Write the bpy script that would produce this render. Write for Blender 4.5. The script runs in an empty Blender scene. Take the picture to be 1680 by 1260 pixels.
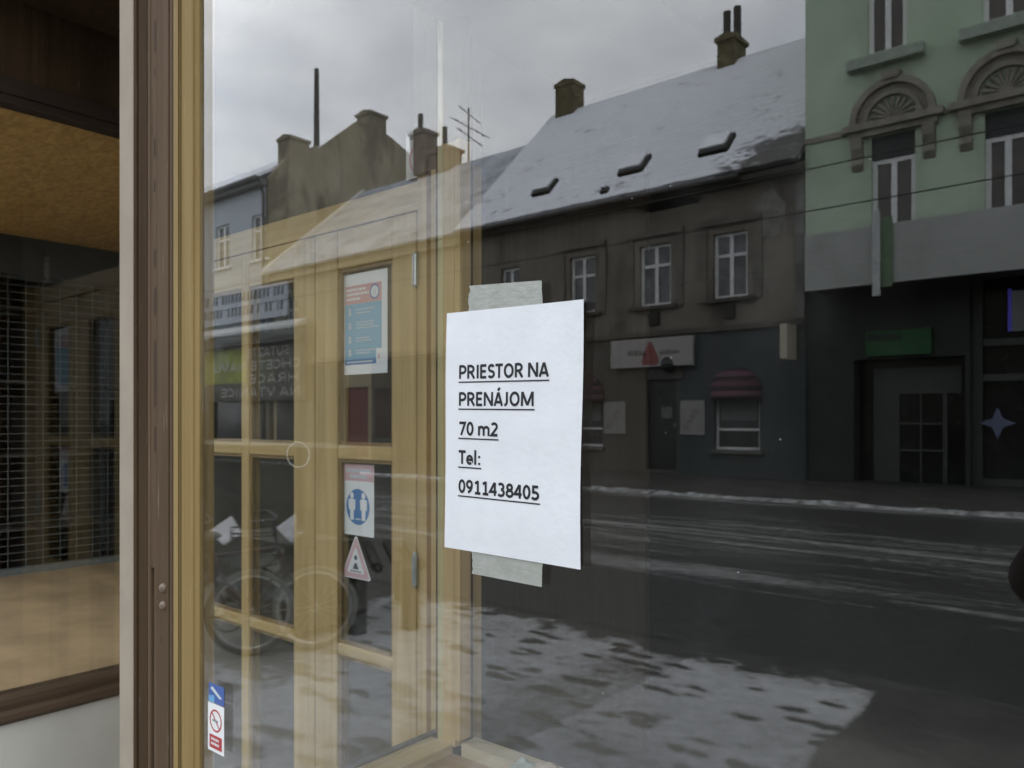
import bpy, math, random
from mathutils import Vector, Matrix, noise

R = math.radians
random.seed(7)
sc = bpy.context.scene
COL = sc.collection

# ------------------------------------------------------------------ camera
CAM_Y, CAM_Z, FPX, HOR = -0.715, 1.55, 1293.0, 690.0
cd = bpy.data.cameras.new('camera')
cam = bpy.data.objects.new('camera', cd)
COL.objects.link(cam)
cd.sensor_width = 36
cd.lens = 36 * FPX / 1680
cd.shift_y = (HOR - 630) / 1680
cd.clip_start = 0.01
cd.clip_end = 2000
cam.location = (0, CAM_Y, CAM_Z)
cam.rotation_euler = (R(90), 0, R(40))
sc.camera = cam
cd.dof.use_dof = True
cd.dof.focus_distance = 0.95
cd.dof.aperture_fstop = 11

# ------------------------------------------------------------------ world, sun, exposure
SUN_EL, SUN_AZ = R(55), R(100)
w = bpy.data.worlds.new('World')
sc.world = w
w.use_nodes = True
nt = w.node_tree
bg = nt.nodes['Background']
sky = nt.nodes.new('ShaderNodeTexSky')
sky.sky_type = 'NISHITA'
sky.sun_disc = False
sky.sun_elevation = SUN_EL
sky.sun_rotation = SUN_AZ
tc = nt.nodes.new('ShaderNodeTexCoord')
mp = nt.nodes.new('ShaderNodeMapping')
mp.inputs['Scale'].default_value = (1.6, 1.6, 3.6)
nz = nt.nodes.new('ShaderNodeTexNoise')
nz.inputs['Scale'].default_value = 1.5
nz.inputs['Detail'].default_value = 7
nz.inputs['Roughness'].default_value = 0.55
rp = nt.nodes.new('ShaderNodeValToRGB')
rp.color_ramp.elements[0].position = 0.33
rp.color_ramp.elements[0].color = (8.0, 8.7, 9.9, 1)
rp.color_ramp.elements[1].position = 0.66
rp.color_ramp.elements[1].color = (15.2, 15.5, 16.1, 1)
mx = nt.nodes.new('ShaderNodeMixRGB')
mx.inputs[0].default_value = 0.93
nt.links.new(tc.outputs['Generated'], mp.inputs['Vector'])
nt.links.new(mp.outputs[0], nz.inputs['Vector'])
nt.links.new(nz.outputs['Fac'], rp.inputs[0])
nt.links.new(sky.outputs[0], mx.inputs[1])
nt.links.new(rp.outputs[0], mx.inputs[2])
nt.links.new(mx.outputs[0], bg.inputs['Color'])
bg.inputs['Strength'].default_value = 0.1

sd = bpy.data.lights.new('sun', 'SUN')
sd.energy = 0.5
sd.angle = R(25)
sd.color = (1, 0.96, 0.9)
so = bpy.data.objects.new('sun', sd)
COL.objects.link(so)
so.rotation_euler = (R(90) - SUN_EL, 0, R(90))      # from the +X side, high

sc.view_settings.view_transform = 'Standard'
sc.view_settings.look = 'None'
sc.view_settings.gamma = 1
sc.view_settings.use_curve_mapping = False
sc.view_settings.exposure = 0.98
cy = sc.cycles
cy.use_denoising = True
cy.use_adaptive_sampling = False
cy.max_bounces = 10
cy.diffuse_bounces = 5
cy.glossy_bounces = 8
cy.transparent_max_bounces = 24
cy.transmission_bounces = 8
cy.caustics_reflective = False
cy.caustics_refractive = False


# ------------------------------------------------------------------ surveying: a sight line of the photo met with a plane parallel to the shop front
def wx(px, P):
    u = (px - 840) / FPX
    return P * (-0.64279 + u * 0.76604) / (0.76604 + u * 0.64279)


def wz(px, py, P):
    u = (px - 840) / FPX
    return CAM_Z + (HOR - py) / FPX * P / (0.76604 + u * 0.64279)


def street(P):          # distance seen in the mirror -> real position on the street side
    return -(P - 0.715) + 0.0


PF = 20.4               # opposite house fronts
YF = street(PF)


def F(px, py, P=PF):
    return wx(px, P), wz(px, py, P)


# ------------------------------------------------------------------ materials
MATS = {}


class NT:
    def __init__(s, m):
        m.use_nodes = True
        s.t = m.node_tree
        s.t.nodes.clear()
        s.out = s.t.nodes.new('ShaderNodeOutputMaterial')

    def n(s, ty, **kw):
        nd = s.t.nodes.new('ShaderNode' + ty)
        ins = kw.pop('i', {})
        for k, v in kw.items():
            setattr(nd, k, v)
        for k, v in ins.items():
            s.set(nd.inputs[k], v)
        return nd

    def set(s, sock, v):
        if hasattr(v, 'outputs'):
            v = v.outputs[0]
        if isinstance(v, bpy.types.NodeSocket):
            s.t.links.new(v, sock)
        else:
            if sock.type == 'RGBA' and len(v) == 3:
                v = (*v, 1)
            sock.default_value = v

    def math(s, op, a, b=0.0, clamp=False):
        return s.n('Math', operation=op, use_clamp=clamp, i={0: a, 1: b}).outputs[0]

    def mix(s, fac, a, b):
        return s.n('MixRGB', i={0: fac, 1: a, 2: b}).outputs[0]

    def step(s, v, a, b):       # smooth 0..1 between a and b
        nd = s.n('MapRange', interpolation_type='SMOOTHSTEP', i={0: v, 1: a, 2: b, 3: 0.0, 4: 1.0})
        return nd.outputs[0]

    def pos(s, scale=(1, 1, 1), loc=(0, 0, 0), rot=(0, 0, 0), local=False):
        src = s.n('TexCoord').outputs['Object'] if local else s.n('NewGeometry').outputs['Position']
        return s.n('Mapping', i={'Vector': src, 'Scale': scale, 'Location': loc, 'Rotation': rot}).outputs[0]

    def noise(s, vec, scale, detail=5, rough=0.55, dist=0.0):
        return s.n('TexNoise', i={'Vector': vec, 'Scale': scale, 'Detail': detail, 'Roughness': rough, 'Distortion': dist}).outputs['Fac']

    def bsdf(s, col, rough=0.6, metal=0.0, bump=None, bstr=0.2, bdist=0.01, spec=0.5):
        p = s.n('BsdfPrincipled', i={'Base Color': col, 'Roughness': rough, 'Metallic': metal, 'Specular IOR Level': spec})
        if bump is not None:
            b = s.n('Bump', i={'Height': bump, 'Strength': bstr, 'Distance': bdist})
            s.t.links.new(b.outputs[0], p.inputs['Normal'])
        s.t.links.new(p.outputs[0], s.out.inputs[0])
        return p


def flat(name, col, rough=0.55, var=0.12, scale=8, bump=0.15, metal=0.0, local=False, spec=0.5, bdist=0.004):
    if name in MATS:
        return MATS[name]
    m = bpy.data.materials.new(name)
    t = NT(m)
    v = t.pos(local=local)
    a = t.noise(v, scale, 6, 0.6)
    lo = tuple(max(0, c * (1 - var * 1.6)) for c in col)
    hi = tuple(min(1, c * (1 + var)) for c in col)
    t.bsdf(t.mix(t.step(a, 0.3, 0.7), lo, hi), rough, metal, t.noise(v, scale * 6, 4), bump, bdist, spec)
    MATS[name] = m
    return m


def wood(name, dark, light, grain='z', rough=0.4, sc_=1.0, wear=None, bump=0.15, spec=0.3, crack=None):
    if name in MATS:
        return MATS[name]
    m = bpy.data.materials.new(name)
    t = NT(m)
    s = {'z': (38, 38, 1.6), 'x': (1.6, 38, 38), 'y': (38, 1.6, 38)}[grain]
    v = t.pos(tuple(k * sc_ for k in s))
    g = t.noise(v, 1.0, 7, 0.62, 0.6)
    big = t.noise(t.pos(), 2.2, 4)
    f = t.math('ADD', t.math('MULTIPLY', g, 0.75), t.math('MULTIPLY', big, 0.3))
    c = t.mix(t.step(f, 0.34, 0.72), dark, light)
    if wear is not None:
        v2 = t.pos(tuple(k * sc_ * 8 for k in s))
        wn = t.noise(v2, 1.0, 8, 0.7, 0.4)
        c = t.mix(t.math('MULTIPLY', t.step(wn, 0.60, 0.67), 0.85), c, wear)
    if crack is not None:
        cn = t.noise(t.pos(tuple(k * sc_ * 5.0 for k in s), (3.1, 1.7, 0.4)), 1.0, 6, 0.7, 0.2)
        c = t.mix(t.step(cn, 0.64, 0.70), c, crack)
    t.bsdf(c, rough, 0, g, bump, 0.002, spec)
    MATS[name] = m
    return m


def glass(name, double=True, dust=True, share=1.0, tint=(0.985, 0.993, 0.988), wave=0.0):
    m = bpy.data.materials.new(name)
    t = NT(m)
    lw = t.n('LayerWeight', i={'Blend': 0.5})
    s5 = t.math('POWER', lw.outputs['Facing'], 5.0)
    r = t.math('ADD', t.math('MULTIPLY', s5, 0.957), 0.043)
    if double:                       # one sheet of a double-glazed unit: two surfaces per face of the unit
        r = t.math('DIVIDE', t.math('MULTIPLY', r, 2.0), t.math('ADD', r, 1.0))
    if share != 1.0:
        r = t.math('MULTIPLY', r, share)
    tr = t.n('BsdfTransparent', i={'Color': tint})
    gl = t.n('BsdfGlossy', i={'Color': (1, 1, 1), 'Roughness': 0.0})
    if wave:
        b = t.n('Bump', i={'Height': t.noise(t.pos((1, 1, 0.35)), 3.0, 1), 'Strength': wave, 'Distance': 0.001})
        t.t.links.new(b.outputs[0], gl.inputs['Normal'])
    ms = t.n('MixShader', i={0: r, 1: tr, 2: gl})
    if dust:
        v = t.pos()
        vo = t.n('TexVoronoi', i={'Vector': v, 'Scale': 26.0})
        keep = t.math('GREATER_THAN', t.n('SeparateColor', i={0: vo.outputs['Color']}).outputs[0], 0.50)
        dot = t.math('MULTIPLY', t.math('LESS_THAN', vo.outputs['Distance'], 0.028), keep)
        film = t.math('MULTIPLY', t.step(t.noise(t.pos((1, 1, 0.5)), 5.0, 7, 0.65), 0.45, 0.8), 0.012)
        f = t.math('ADD', t.math('MULTIPLY', dot, 0.35), film)
        df = t.n('BsdfDiffuse', i={'Color': (0.75, 0.75, 0.72)})
        ms = t.n('MixShader', i={0: f, 1: ms.outputs[0], 2: df})
    t.t.links.new(ms.outputs[0], t.out.inputs[0])
    return m


def emit(name, col, strength):
    m = bpy.data.materials.new(name)
    t = NT(m)
    p = t.bsdf(col, 0.4)
    p.inputs['Emission Color'].default_value = (*col, 1)
    p.inputs['Emission Strength'].default_value = strength
    return m


# ------------------------------------------------------------------ mesh builder
class MB:
    def __init__(s):
        s.v, s.f, s.m, s.c = [], [], [], 0
        s.tr = None

    def mat(s, i):
        s.c = i
        return s

    def add(s, vs, fs):
        o = len(s.v)
        if s.tr is not None:
            vs = [s.tr @ Vector(p) for p in vs]
        s.v += [tuple(p) for p in vs]
        s.f += [tuple(i + o for i in f) for f in fs]
        s.m += [s.c] * len(fs)
        return s

    def box(s, x0, x1, y0, y1, z0, z1):
        x0, x1 = min(x0, x1), max(x0, x1)
        y0, y1 = min(y0, y1), max(y0, y1)
        z0, z1 = min(z0, z1), max(z0, z1)
        vs = [(x, y, z) for z in (z0, z1) for y in (y0, y1) for x in (x0, x1)]
        return s.add(vs, [(0, 2, 3, 1), (4, 5, 7, 6), (0, 1, 5, 4), (2, 6, 7, 3), (0, 4, 6, 2), (1, 3, 7, 5)])

    def quad(s, a, b, c, d):
        return s.add([a, b, c, d], [(0, 1, 2, 3)])

    def prism(s, pts, axis, a, b):
        if axis == 'y':
            g = lambda p, t: (p[0], t, p[1])
        elif axis == 'x':
            g = lambda p, t: (t, p[0], p[1])
        else:
            g = lambda p, t: (p[0], p[1], t)
        n = len(pts)
        vs = [g(p, a) for p in pts] + [g(p, b) for p in pts]
        fs = [tuple(range(n)), tuple(range(2 * n - 1, n - 1, -1))]
        fs += [(i, i + n, (i + 1) % n + n, (i + 1) % n) for i in range(n)]
        return s.add(vs, fs)

    def tube(s, pts, r, n=8, closed=False):
        pts = [Vector(p) for p in pts]
        rs = r if isinstance(r, (list, tuple)) else [r] * len(pts)
        vs, fs = [], []
        N = len(pts)
        prev = None
        for i, p in enumerate(pts):
            a = pts[i - 1] if (i > 0 or closed) else p
            b = pts[(i + 1) % N] if (i < N - 1 or closed) else p
            d = (b - a).normalized()
            if prev is None:
                u = d.orthogonal().normalized()
            else:
                u = (prev - d * prev.dot(d)).normalized()
            prev = u
            q = d.cross(u)
            for k in range(n):
                t = 2 * math.pi * k / n
                vs.append(p + (u * math.cos(t) + q * math.sin(t)) * rs[i])
        for i in range(N if closed else N - 1):
            j = (i + 1) % N
            for k in range(n):
                l = (k + 1) % n
                fs.append((i * n + k, i * n + l, j * n + l, j * n + k))
        if not closed:
            fs.append(tuple(range(n - 1, -1, -1)))
            fs.append(tuple((N - 1) * n + k for k in range(n)))
        return s.add(vs, fs)

    def ball(s, c, r, nu=16, nv=10, lump=0.0):
        if not isinstance(r, (list, tuple)):
            r = (r, r, r)
        vs, fs = [], []
        for j in range(nv + 1):
            th = math.pi * j / nv
            for i in range(nu):
                ph = 2 * math.pi * i / nu
                d = Vector((math.sin(th) * math.cos(ph), math.sin(th) * math.sin(ph), math.cos(th)))
                k = 1 + lump * noise.noise(d * 1.7 + Vector(c) * 9)
                vs.append((c[0] + d.x * r[0] * k, c[1] + d.y * r[1] * k, c[2] + d.z * r[2] * k))
        for j in range(nv):
            for i in range(nu):
                l = (i + 1) % nu
                fs.append((j * nu + i, (j + 1) * nu + i, (j + 1) * nu + l, j * nu + l))
        return s.add(vs, fs)

    def holes(s, x0, x1, z0, z1, yf, depth, hs):
        """a wall front at Y = yf with rectangular openings whose reveals run to yf - depth"""
        xs = sorted({x0, x1, *[h[0] for h in hs], *[h[1] for h in hs]})
        zs = sorted({z0, z1, *[h[2] for h in hs], *[h[3] for h in hs]})
        xs = [x for x in xs if x0 <= x <= x1]
        zs = [z for z in zs if z0 <= z <= z1]
        for i in range(len(xs) - 1):
            for j in range(len(zs) - 1):
                cx, cz = (xs[i] + xs[i + 1]) / 2, (zs[j] + zs[j + 1]) / 2
                if any(h[0] < cx < h[1] and h[2] < cz < h[3] for h in hs):
                    continue
                s.quad((xs[i], yf, zs[j]), (xs[i + 1], yf, zs[j]), (xs[i + 1], yf, zs[j + 1]), (xs[i], yf, zs[j + 1]))
        yb = yf - depth
        for a, b, c, d in hs:
            s.quad((a, yf, c), (a, yf, d), (a, yb, d), (a, yb, c))
            s.quad((b, yf, c), (b, yb, c), (b, yb, d), (b, yf, d))
            s.quad((a, yf, c), (a, yb, c), (b, yb, c), (b, yf, c))
            s.quad((a, yf, d), (b, yf, d), (b, yb, d), (a, yb, d))
        return s

    def build(s, name, mats, parent=None, smooth=False, bevel=0.0, label=None):
        me = bpy.data.meshes.new(name)
        me.from_pydata(s.v, [], s.f)
        for m in (mats if isinstance(mats, (list, tuple)) else [mats]):
            me.materials.append(m)
        me.polygons.foreach_set('material_index', s.m)
        if smooth:
            me.polygons.foreach_set('use_smooth', [True] * len(s.f))
        me.update()
        o = bpy.data.objects.new(name, me)
        COL.objects.link(o)
        if bevel:
            b = o.modifiers.new('edge', 'BEVEL')
            b.width = bevel
            b.segments = 2
            b.limit_method = 'ANGLE'
        if parent is not None:
            attach(o, parent)
        if label:
            o['label'] = label
        return o


def attach(o, parent):
    o.parent = parent
    p = parent
    m = Matrix.Identity(4)
    while p is not None:
        m = Matrix.LocRotScale(p.location, p.rotation_euler, p.scale) @ m if p.parent is None else m
        p = p.parent
    # parts keep world coordinates: undo the root's own transform (parts themselves sit at identity)
    if parent.parent is None:
        o.matrix_parent_inverse = m.inverted()


def tag(o, label, cat, group=None, kind=None):
    if label:
        o['label'] = label
    if cat:
        o['category'] = cat
    if group:
        o['group'] = group
    if kind:
        o['kind'] = kind
    return o


def thing(name, label, cat, loc=(0, 0, 0), group=None):
    o = bpy.data.objects.new(name, None)
    o.empty_display_size = 0.1
    o.location = loc
    COL.objects.link(o)
    return tag(o, label, cat, group)


def arc(cx, cy, rx, ry, a0, a1, n=14):
    return [(cx + rx * math.cos(R(a0 + (a1 - a0) * i / n)), cy + ry * math.sin(R(a0 + (a1 - a0) * i / n))) for i in range(n + 1)]


GLYPH = {      # (advance, strokes) for a cap height of 1
    ' ': (0.25, []),
    'P': (0.62, [[(.09, 0), (.09, 1)], [(.09, .93), (.28, .93)] + arc(.28, .68, .25, .25, 80, -80, 12) + [(.28, .43), (.09, .43)]]),
    'R': (0.65, [[(.09, 0), (.09, 1)], [(.09, .93), (.27, .93)] + arc(.27, .70, .24, .23, 80, -80, 12) + [(.27, .47), (.09, .47)], [(.30, .47), (.57, 0)]]),
    'I': (0.31, [[(.155, 0), (.155, 1)]]),
    'E': (0.56, [[(.09, 0), (.09, 1)], [(.09, .93), (.50, .93)], [(.09, .51), (.46, .51)], [(.09, .07), (.50, .07)]]),
    'S': (0.56, [arc(.29, .715, .19, .215, 25, 265, 16) + arc(.27, .285, .215, .215, 80, -150, 16)]),
    'T': (0.58, [[(.01, .93), (.57, .93)], [(.29, 0), (.29, .9)]]),
    'O': (0.78, [arc(.39, .5, .29, .43, 0, 360, 32)]),
    'N': (0.74, [[(.09, 0), (.09, 1)], [(.65, 0), (.65, 1)], [(.10, .97), (.64, .03)]]),
    'A': (0.68, [[(.06, 0), (.33, .97)], [(.62, 0), (.35, .97)], [(.16, .27), (.52, .27)]]),
    'J': (0.40, [[(.26, 1), (.26, .28)] + arc(.09, .28, .17, .21, 0, -95, 10)]),
    'M': (0.94, [[(.09, 0), (.11, 1)], [(.85, 0), (.83, 1)], [(.12, .97), (.47, .06)], [(.82, .97), (.47, .06)]]),
    'H': (0.74, [[(.09, 0), (.09, 1)], [(.65, 0), (.65, 1)], [(.09, .5), (.65, .5)]]),
    'U': (0.72, [[(.09, 1), (.09, .34)] + arc(.36, .34, .27, .27, 180, 360, 14) + [(.63, 1)]]),
    'Z': (0.58, [[(.04, .93), (.54, .93), (.05, .07), (.56, .07)]]),
    'V': (0.66, [[(.04, 1), (.33, .03)], [(.62, 1), (.33, .03)]]),
    'C': (0.58, [arc(.37, .5, .28, .43, 50, 310, 20)]),
    '0': (0.56, [arc(.28, .49, .195, .42, 0, 360, 30)]),
    '1': (0.56, [[(.32, .05), (.32, .98)], [(.33, .93), (.10, .78)], [(.10, .065), (.52, .065)]]),
    '2': (0.56, [arc(.26, .69, .195, .22, 150, -35, 14) + [(.07, .075), (.51, .075)]]),
    '3': (0.56, [arc(.24, .71, .19, .20, 145, -85, 14), arc(.24, .28, .225, .22, 85, -145, 16)]),
    '4': (0.56, [[(.40, 0), (.40, .96)], [(.38, .95), (.05, .29), (.54, .29)]]),
    '5': (0.56, [[(.47, .91), (.14, .91), (.13, .53)] + arc(.24, .30, .23, .235, 115, -145, 16)]),
    '7': (0.56, [[(.05, .91), (.49, .91), (.19, 0)]]),
    '8': (0.56, [arc(.28, .715, .165, .195, 0, 360, 26), arc(.28, .275, .205, .215, 0, 360, 26)]),
    '9': (0.56, [arc(.27, .66, .19, .25, 0, 360, 26), arc(.08, .66, .38, .60, 0, -78, 12)]),
    'm': (0.90, [[(.09, 0), (.09, .70)], [(.09, .44)] + arc(.265, .44, .175, .20, 170, 0, 10) + [(.44, 0)], [(.45, .44)] + arc(.625, .44, .175, .20, 170, 0, 10) + [(.80, 0)]]),
    'e': (0.56, [[(.10, .35), (.475, .35)] + arc(.28, .34, .20, .28, 0, 312, 22)]),
    'l': (0.28, [[(.14, 0), (.14, 1.08)]]),
    ':': (0.30, [[(.15, .0), (.15, .17)], [(.15, .50), (.15, .67)]]),
}
GLYPH['Á'] = (0.68, GLYPH['A'][1] + [[(.30, 1.10), (.44, 1.30)]])


def ribbon(pts, w):
    P_ = [Vector(p) for p in pts]
    L, Rr = [], []
    closed = (P_[0] - P_[-1]).length < 1e-6
    n = len(P_)
    for i, p in enumerate(P_):
        if closed:
            a, b = P_[(i - 1) % (n - 1)], P_[(i + 1) % (n - 1)]
        else:
            a, b = P_[max(i - 1, 0)], P_[min(i + 1, n - 1)]
        d1 = (p - a).normalized() if (p - a).length > 1e-9 else (b - p).normalized()
        d2 = (b - p).normalized() if (b - p).length > 1e-9 else d1
        d = (d1 + d2).normalized()
        nn_ = Vector((-d.y, d.x))
        k = 1.0 / max(0.35, nn_.dot(Vector((-d2.y, d2.x))))
        L.append(p + nn_ * w / 2 * k)
        Rr.append(p - nn_ * w / 2 * k)
    return L, Rr


def write(mb, body, fn, width, cap, weight=0.165, deep=None):
    """a line of drawn capitals and figures: fn(u, v[, layer]) -> world point; width and cap height in metres"""
    adv = sum(GLYPH[c][0] for c in body)
    k, x = width / adv, 0.0
    lay = 0
    for c in body:
        g = GLYPH[c]
        for st_ in g[1]:
            L, Rr = ribbon([((g[0] / 2 + (q[0] - g[0] / 2) * 0.94) * k / cap, q[1]) for q in st_], weight)
            lay += 1
            off = len(L)
            f = lambda q: fn(x + q.x * cap, q.y * cap) if deep is None else deep(x + q.x * cap, q.y * cap, lay % 5)
            mb.add([f(q) for q in L] + [f(q) for q in Rr], [(i, i + 1, off + i + 1, off + i) for i in range(off - 1)])
        x += g[0] * k


# shared materials
M_TAN = wood('tan painted wood', (0.255, 0.175, 0.072), (0.325, 0.235, 0.105), 'z', 0.6, 0.6, (0.40, 0.31, 0.17), spec=0.05)
M_DOOR = wood('varnished pine', (0.47, 0.325, 0.135), (0.65, 0.465, 0.215), 'z', 0.35, 0.7)
M_DOORX = wood('varnished pine rail', (0.47, 0.325, 0.135), (0.65, 0.465, 0.215), 'x', 0.35, 0.7)
M_BROWN = wood('weathered brown paint', (0.095, 0.062, 0.039), (0.135, 0.092, 0.06), 'z', 0.65, 0.7, (0.21, 0.165, 0.125), 0.6, 0.04, (0.02, 0.013, 0.008))
M_BROWNY = wood('brown painted sill', (0.07, 0.047, 0.03), (0.11, 0.075, 0.05), 'y', 0.4, 0.7)
M_BROWND = wood('dark brown paint', (0.045, 0.029, 0.017), (0.075, 0.048, 0.028), 'z', 0.75, 0.7, (0.13, 0.10, 0.07), 0.5, 0.03)
M_TRIM = flat('pale trim paint', (0.37, 0.315, 0.255), 0.7, 0.06, 5, spec=0.06)
M_BLACK = flat('black gap', (0.006, 0.006, 0.006), 0.8, 0.1)
M_ZINC = flat('zinc', (0.55, 0.57, 0.56), 0.35, 0.1, 30, 0.1, 0.7)
M_WHITE = flat('white paper', (0.86, 0.865, 0.87), 0.6, 0.015, 6, 0.03)
M_GLASS = glass('shop window glass', True, True)
M_GLASS1 = glass('single glass', False, False, 0.55)
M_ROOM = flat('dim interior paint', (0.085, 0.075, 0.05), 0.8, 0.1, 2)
M_SNOW = flat('snow', (0.82, 0.84, 0.88), 0.6, 0.03, 3, 0.5, bdist=0.02)

# ================================================================== THE SHOP SIDE
P0 = 0.715
TOPZ = 2.95

# --- shop building shell
shop = thing('shop_building', 'shop building with brown and tan wooden shopfront under a plain plaster wall', 'building', (0, 0, 0))
mb = MB()
m_pl = flat('shop plaster', (0.42, 0.38, 0.31), 0.85, 0.1, 3)
mb.box(-16, 12, -0.12, 0.25, TOPZ + 0.28, 9.5)
mb.box(-16, -5.3, -0.06, 0.3, -0.14, TOPZ + 0.27)
mb.box(1.75, 12, -0.06, 0.3, -0.14, TOPZ + 0.27)
mb.build('wall', m_pl, shop)
mb = MB()
mb.box(-5.3, 1.75, -0.10, 0.20, TOPZ, TOPZ + 0.27)
mb.build('fascia_beam', M_BROWND, shop)
mb = MB()
mb.box(-8.5, 4, 0.32, 7.2, -0.14, -0.02)
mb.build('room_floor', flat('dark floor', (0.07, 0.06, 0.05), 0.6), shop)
mb = MB()
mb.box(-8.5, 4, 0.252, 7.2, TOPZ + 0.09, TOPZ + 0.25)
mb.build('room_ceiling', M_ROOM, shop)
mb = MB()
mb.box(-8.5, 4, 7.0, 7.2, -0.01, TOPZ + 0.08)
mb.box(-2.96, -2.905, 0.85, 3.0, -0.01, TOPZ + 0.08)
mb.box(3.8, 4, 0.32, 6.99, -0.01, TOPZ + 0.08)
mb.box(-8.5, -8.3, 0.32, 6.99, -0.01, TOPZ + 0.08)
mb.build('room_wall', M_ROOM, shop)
mb = MB()
mb.box(-2.9, -1.4, 0.205, 0.80, TOPZ - 0.03, TOPZ + 0.08)
mb.build('entrance_soffit', M_BROWND, shop)

# --- display window (the big pane)
XL = wx(328, P0)
XS = -1.345                       # side pane plane
win = thing('display_window', 'large shop display window with tan wooden frame, right of the brown post', 'window', (XL, 0, 0))
mb = MB()
mb.box(XL + 0.001, 1.45, 0.0, 0.008, 0.70, TOPZ - 0.06)
pane = mb.build('pane', M_GLASS, win)
mb = MB()     # tan stile: outer bead, groove, flat, inner sloping bead; splayed back behind the glass


def pz(px, y):
    return wx(px, P0 + y)


xa = pz(284.5, -0.012)
mb.prism([(pz(284.5, -.012), -0.012), (pz(286, -.016), -0.016), (pz(292, -.016), -0.016), (pz(293.5, -.012), -0.012), (pz(293.5, -.012), 0.03), (pz(284.5, -.012), 0.03)], 'z', 0.0, TOPZ)
mb.box(pz(293.5, -.012) + 0.0003, pz(297, -.008) - 0.0003, -0.006, 0.03, 0.0, TOPZ)
mb.prism([(pz(297, -.012), -0.010), (pz(298, -.012), -0.012), (pz(314, -.012), -0.012), (pz(315, -.012), -0.010), (pz(315, -.012), 0.03), (pz(297, -.012), 0.03)], 'z', 0.0, TOPZ)
xd = pz(315, -.012)
mb.prism([(xd + 0.0003, -0.009), (pz(318, -.008), -0.008), (pz(327, -.001), -0.001), (pz(327, -.001), 0.006), (pz(327, 0.03), 0.03), (xd + 0.0003, 0.03)], 'z', 0.69, TOPZ - 0.05)
mb.build('stile', M_TAN, win)
mb = MB()
mb.box(1.452, 1.74, -0.034, 0.06, 0.0, TOPZ)
mb.build('stile', M_TAN, win)
mb = MB()
mb.box(XL + 0.003, 1.45, -0.05, 0.06, 0.60, 0.698)
mb.prism([(-0.06, 0.60), (-0.05, 0.58), (0.06, 0.58), (0.06, 0.60)], 'x', XL + 0.003, 1.45)
mb.build('sill', M_DOORX, win)
mb = MB()
mb.box(XL + 0.003, 1.45, -0.034, 0.06, TOPZ - 0.058, TOPZ - 0.001)
mb.build('head_rail', M_DOORX, win)
mb = MB()
mb.box(XL + 0.003, 1.45, -0.02, 0.05, -0.10, 0.578)
mb.build('stall_riser', flat('riser paint', (0.5, 0.49, 0.45), 0.6, 0.05), win)
# inside of the display
YR = 0.62
mb = MB()
mb.box(XS - 0.004, XS + 0.004, 0.0085, YR - 0.001, 0.79, TOPZ - 0.05)
mb.build('side_pane', glass('side window glass', False, False), win)
mb = MB()     # bright bead at the far edge of the side pane
mb.box(XS - 0.008, XS + 0.009, YR, YR + 0.012, 0.785, TOPZ - 0.05)
mb.build('pane_edge', flat('pale yellow bead', (0.62, 0.53, 0.26), 0.4, 0.05, 9), win)
mb = MB()
x1, x2, x3 = XS + 0.0095, -1.293, -1.276
for (za, zb, zc, mm, nm) in ((0.78, 0.80, 2.21, M_DOOR, 'corner_post'), (2.212, 2.212, TOPZ - 0.04, flat('upper post baked shade', (0.13, 0.115, 0.09), 0.7, 0.1, 3), 'upper_post')):  # upper part: dimness near the ceiling is put into its colour
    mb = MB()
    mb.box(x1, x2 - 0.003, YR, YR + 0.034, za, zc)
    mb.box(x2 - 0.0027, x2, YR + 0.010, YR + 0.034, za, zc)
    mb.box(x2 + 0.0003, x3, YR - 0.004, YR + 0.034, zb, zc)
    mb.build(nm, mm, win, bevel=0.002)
mb = MB()
mb.box(-1.30, 1.45, 0.062, YR - 0.001, 0.745, 0.765)
mb.build('display_floor', wood('display boards', (0.30, 0.19, 0.11), (0.42, 0.29, 0.18), 'x', 0.5), win)
mb = MB()
mb.box(XS - 0.03, -1.302, 0.062, YR - 0.001, 0.70, 0.786)
mb.build('side_sill', wood('pine side sill', (0.45, 0.34, 0.17), (0.58, 0.46, 0.26), 'y', 0.4), win)
mb = MB()
mb.box(XS - 0.05, XS - 0.0305, 0.062, YR + 0.03, 0.70, 0.79)
mb.build('lead_flashing', flat('dark blue flashing', (0.07, 0.075, 0.09), 0.4), win)
mb = MB()
mb.box(x3 + 0.001, 1.45, YR, YR + 0.05, 0.745, 0.795)
mb.build('rear_rail', wood('pale rail', (0.5, 0.42, 0.28), (0.62, 0.54, 0.38), 'x', 0.4), win)
mb = MB()
mb.box(x3 - 0.06, -0.91, 0.10, 1.22, 2.50, 2.52)
mb.build('ceiling_board', flat('pale board', (0.13, 0.13, 0.12), 0.7, 0.05), win)
mb = MB()
mb.box(-3.2, -1.9, 2.52, 2.56, 0.0, 2.9)
mb.build('back_panel', wood('brown back panel', (0.075, 0.058, 0.038), (0.10, 0.078, 0.052), 'z', 0.7), win)
mb = MB()
n = 40
cx, cz = wx(490, P0), wz(490, 746, P0)
for i in range(n):
    a, b = 2 * math.pi * i / n, 2 * math.pi * (i + 1) / n
    f = lambda t, k: (cx + 0.031 * k * math.cos(t), -0.0012, cz + 0.0205 * k * math.sin(t))
    mb.quad(f(a, 0.86), f(b, 0.86), f(b, 1.02), f(a, 1.02))
m = bpy.data.materials.new('faint ring smear')
t = NT(m)
ms = t.n('MixShader', i={0: 0.16, 1: t.n('BsdfTransparent').outputs[0], 2: t.n('BsdfDiffuse', i={'Color': (0.8, 0.78, 0.7)}).outputs[0]})
t.t.links.new(ms.outputs[0], t.out.inputs[0])
o = mb.build('ring_mark', m)
o.parent = pane

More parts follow.
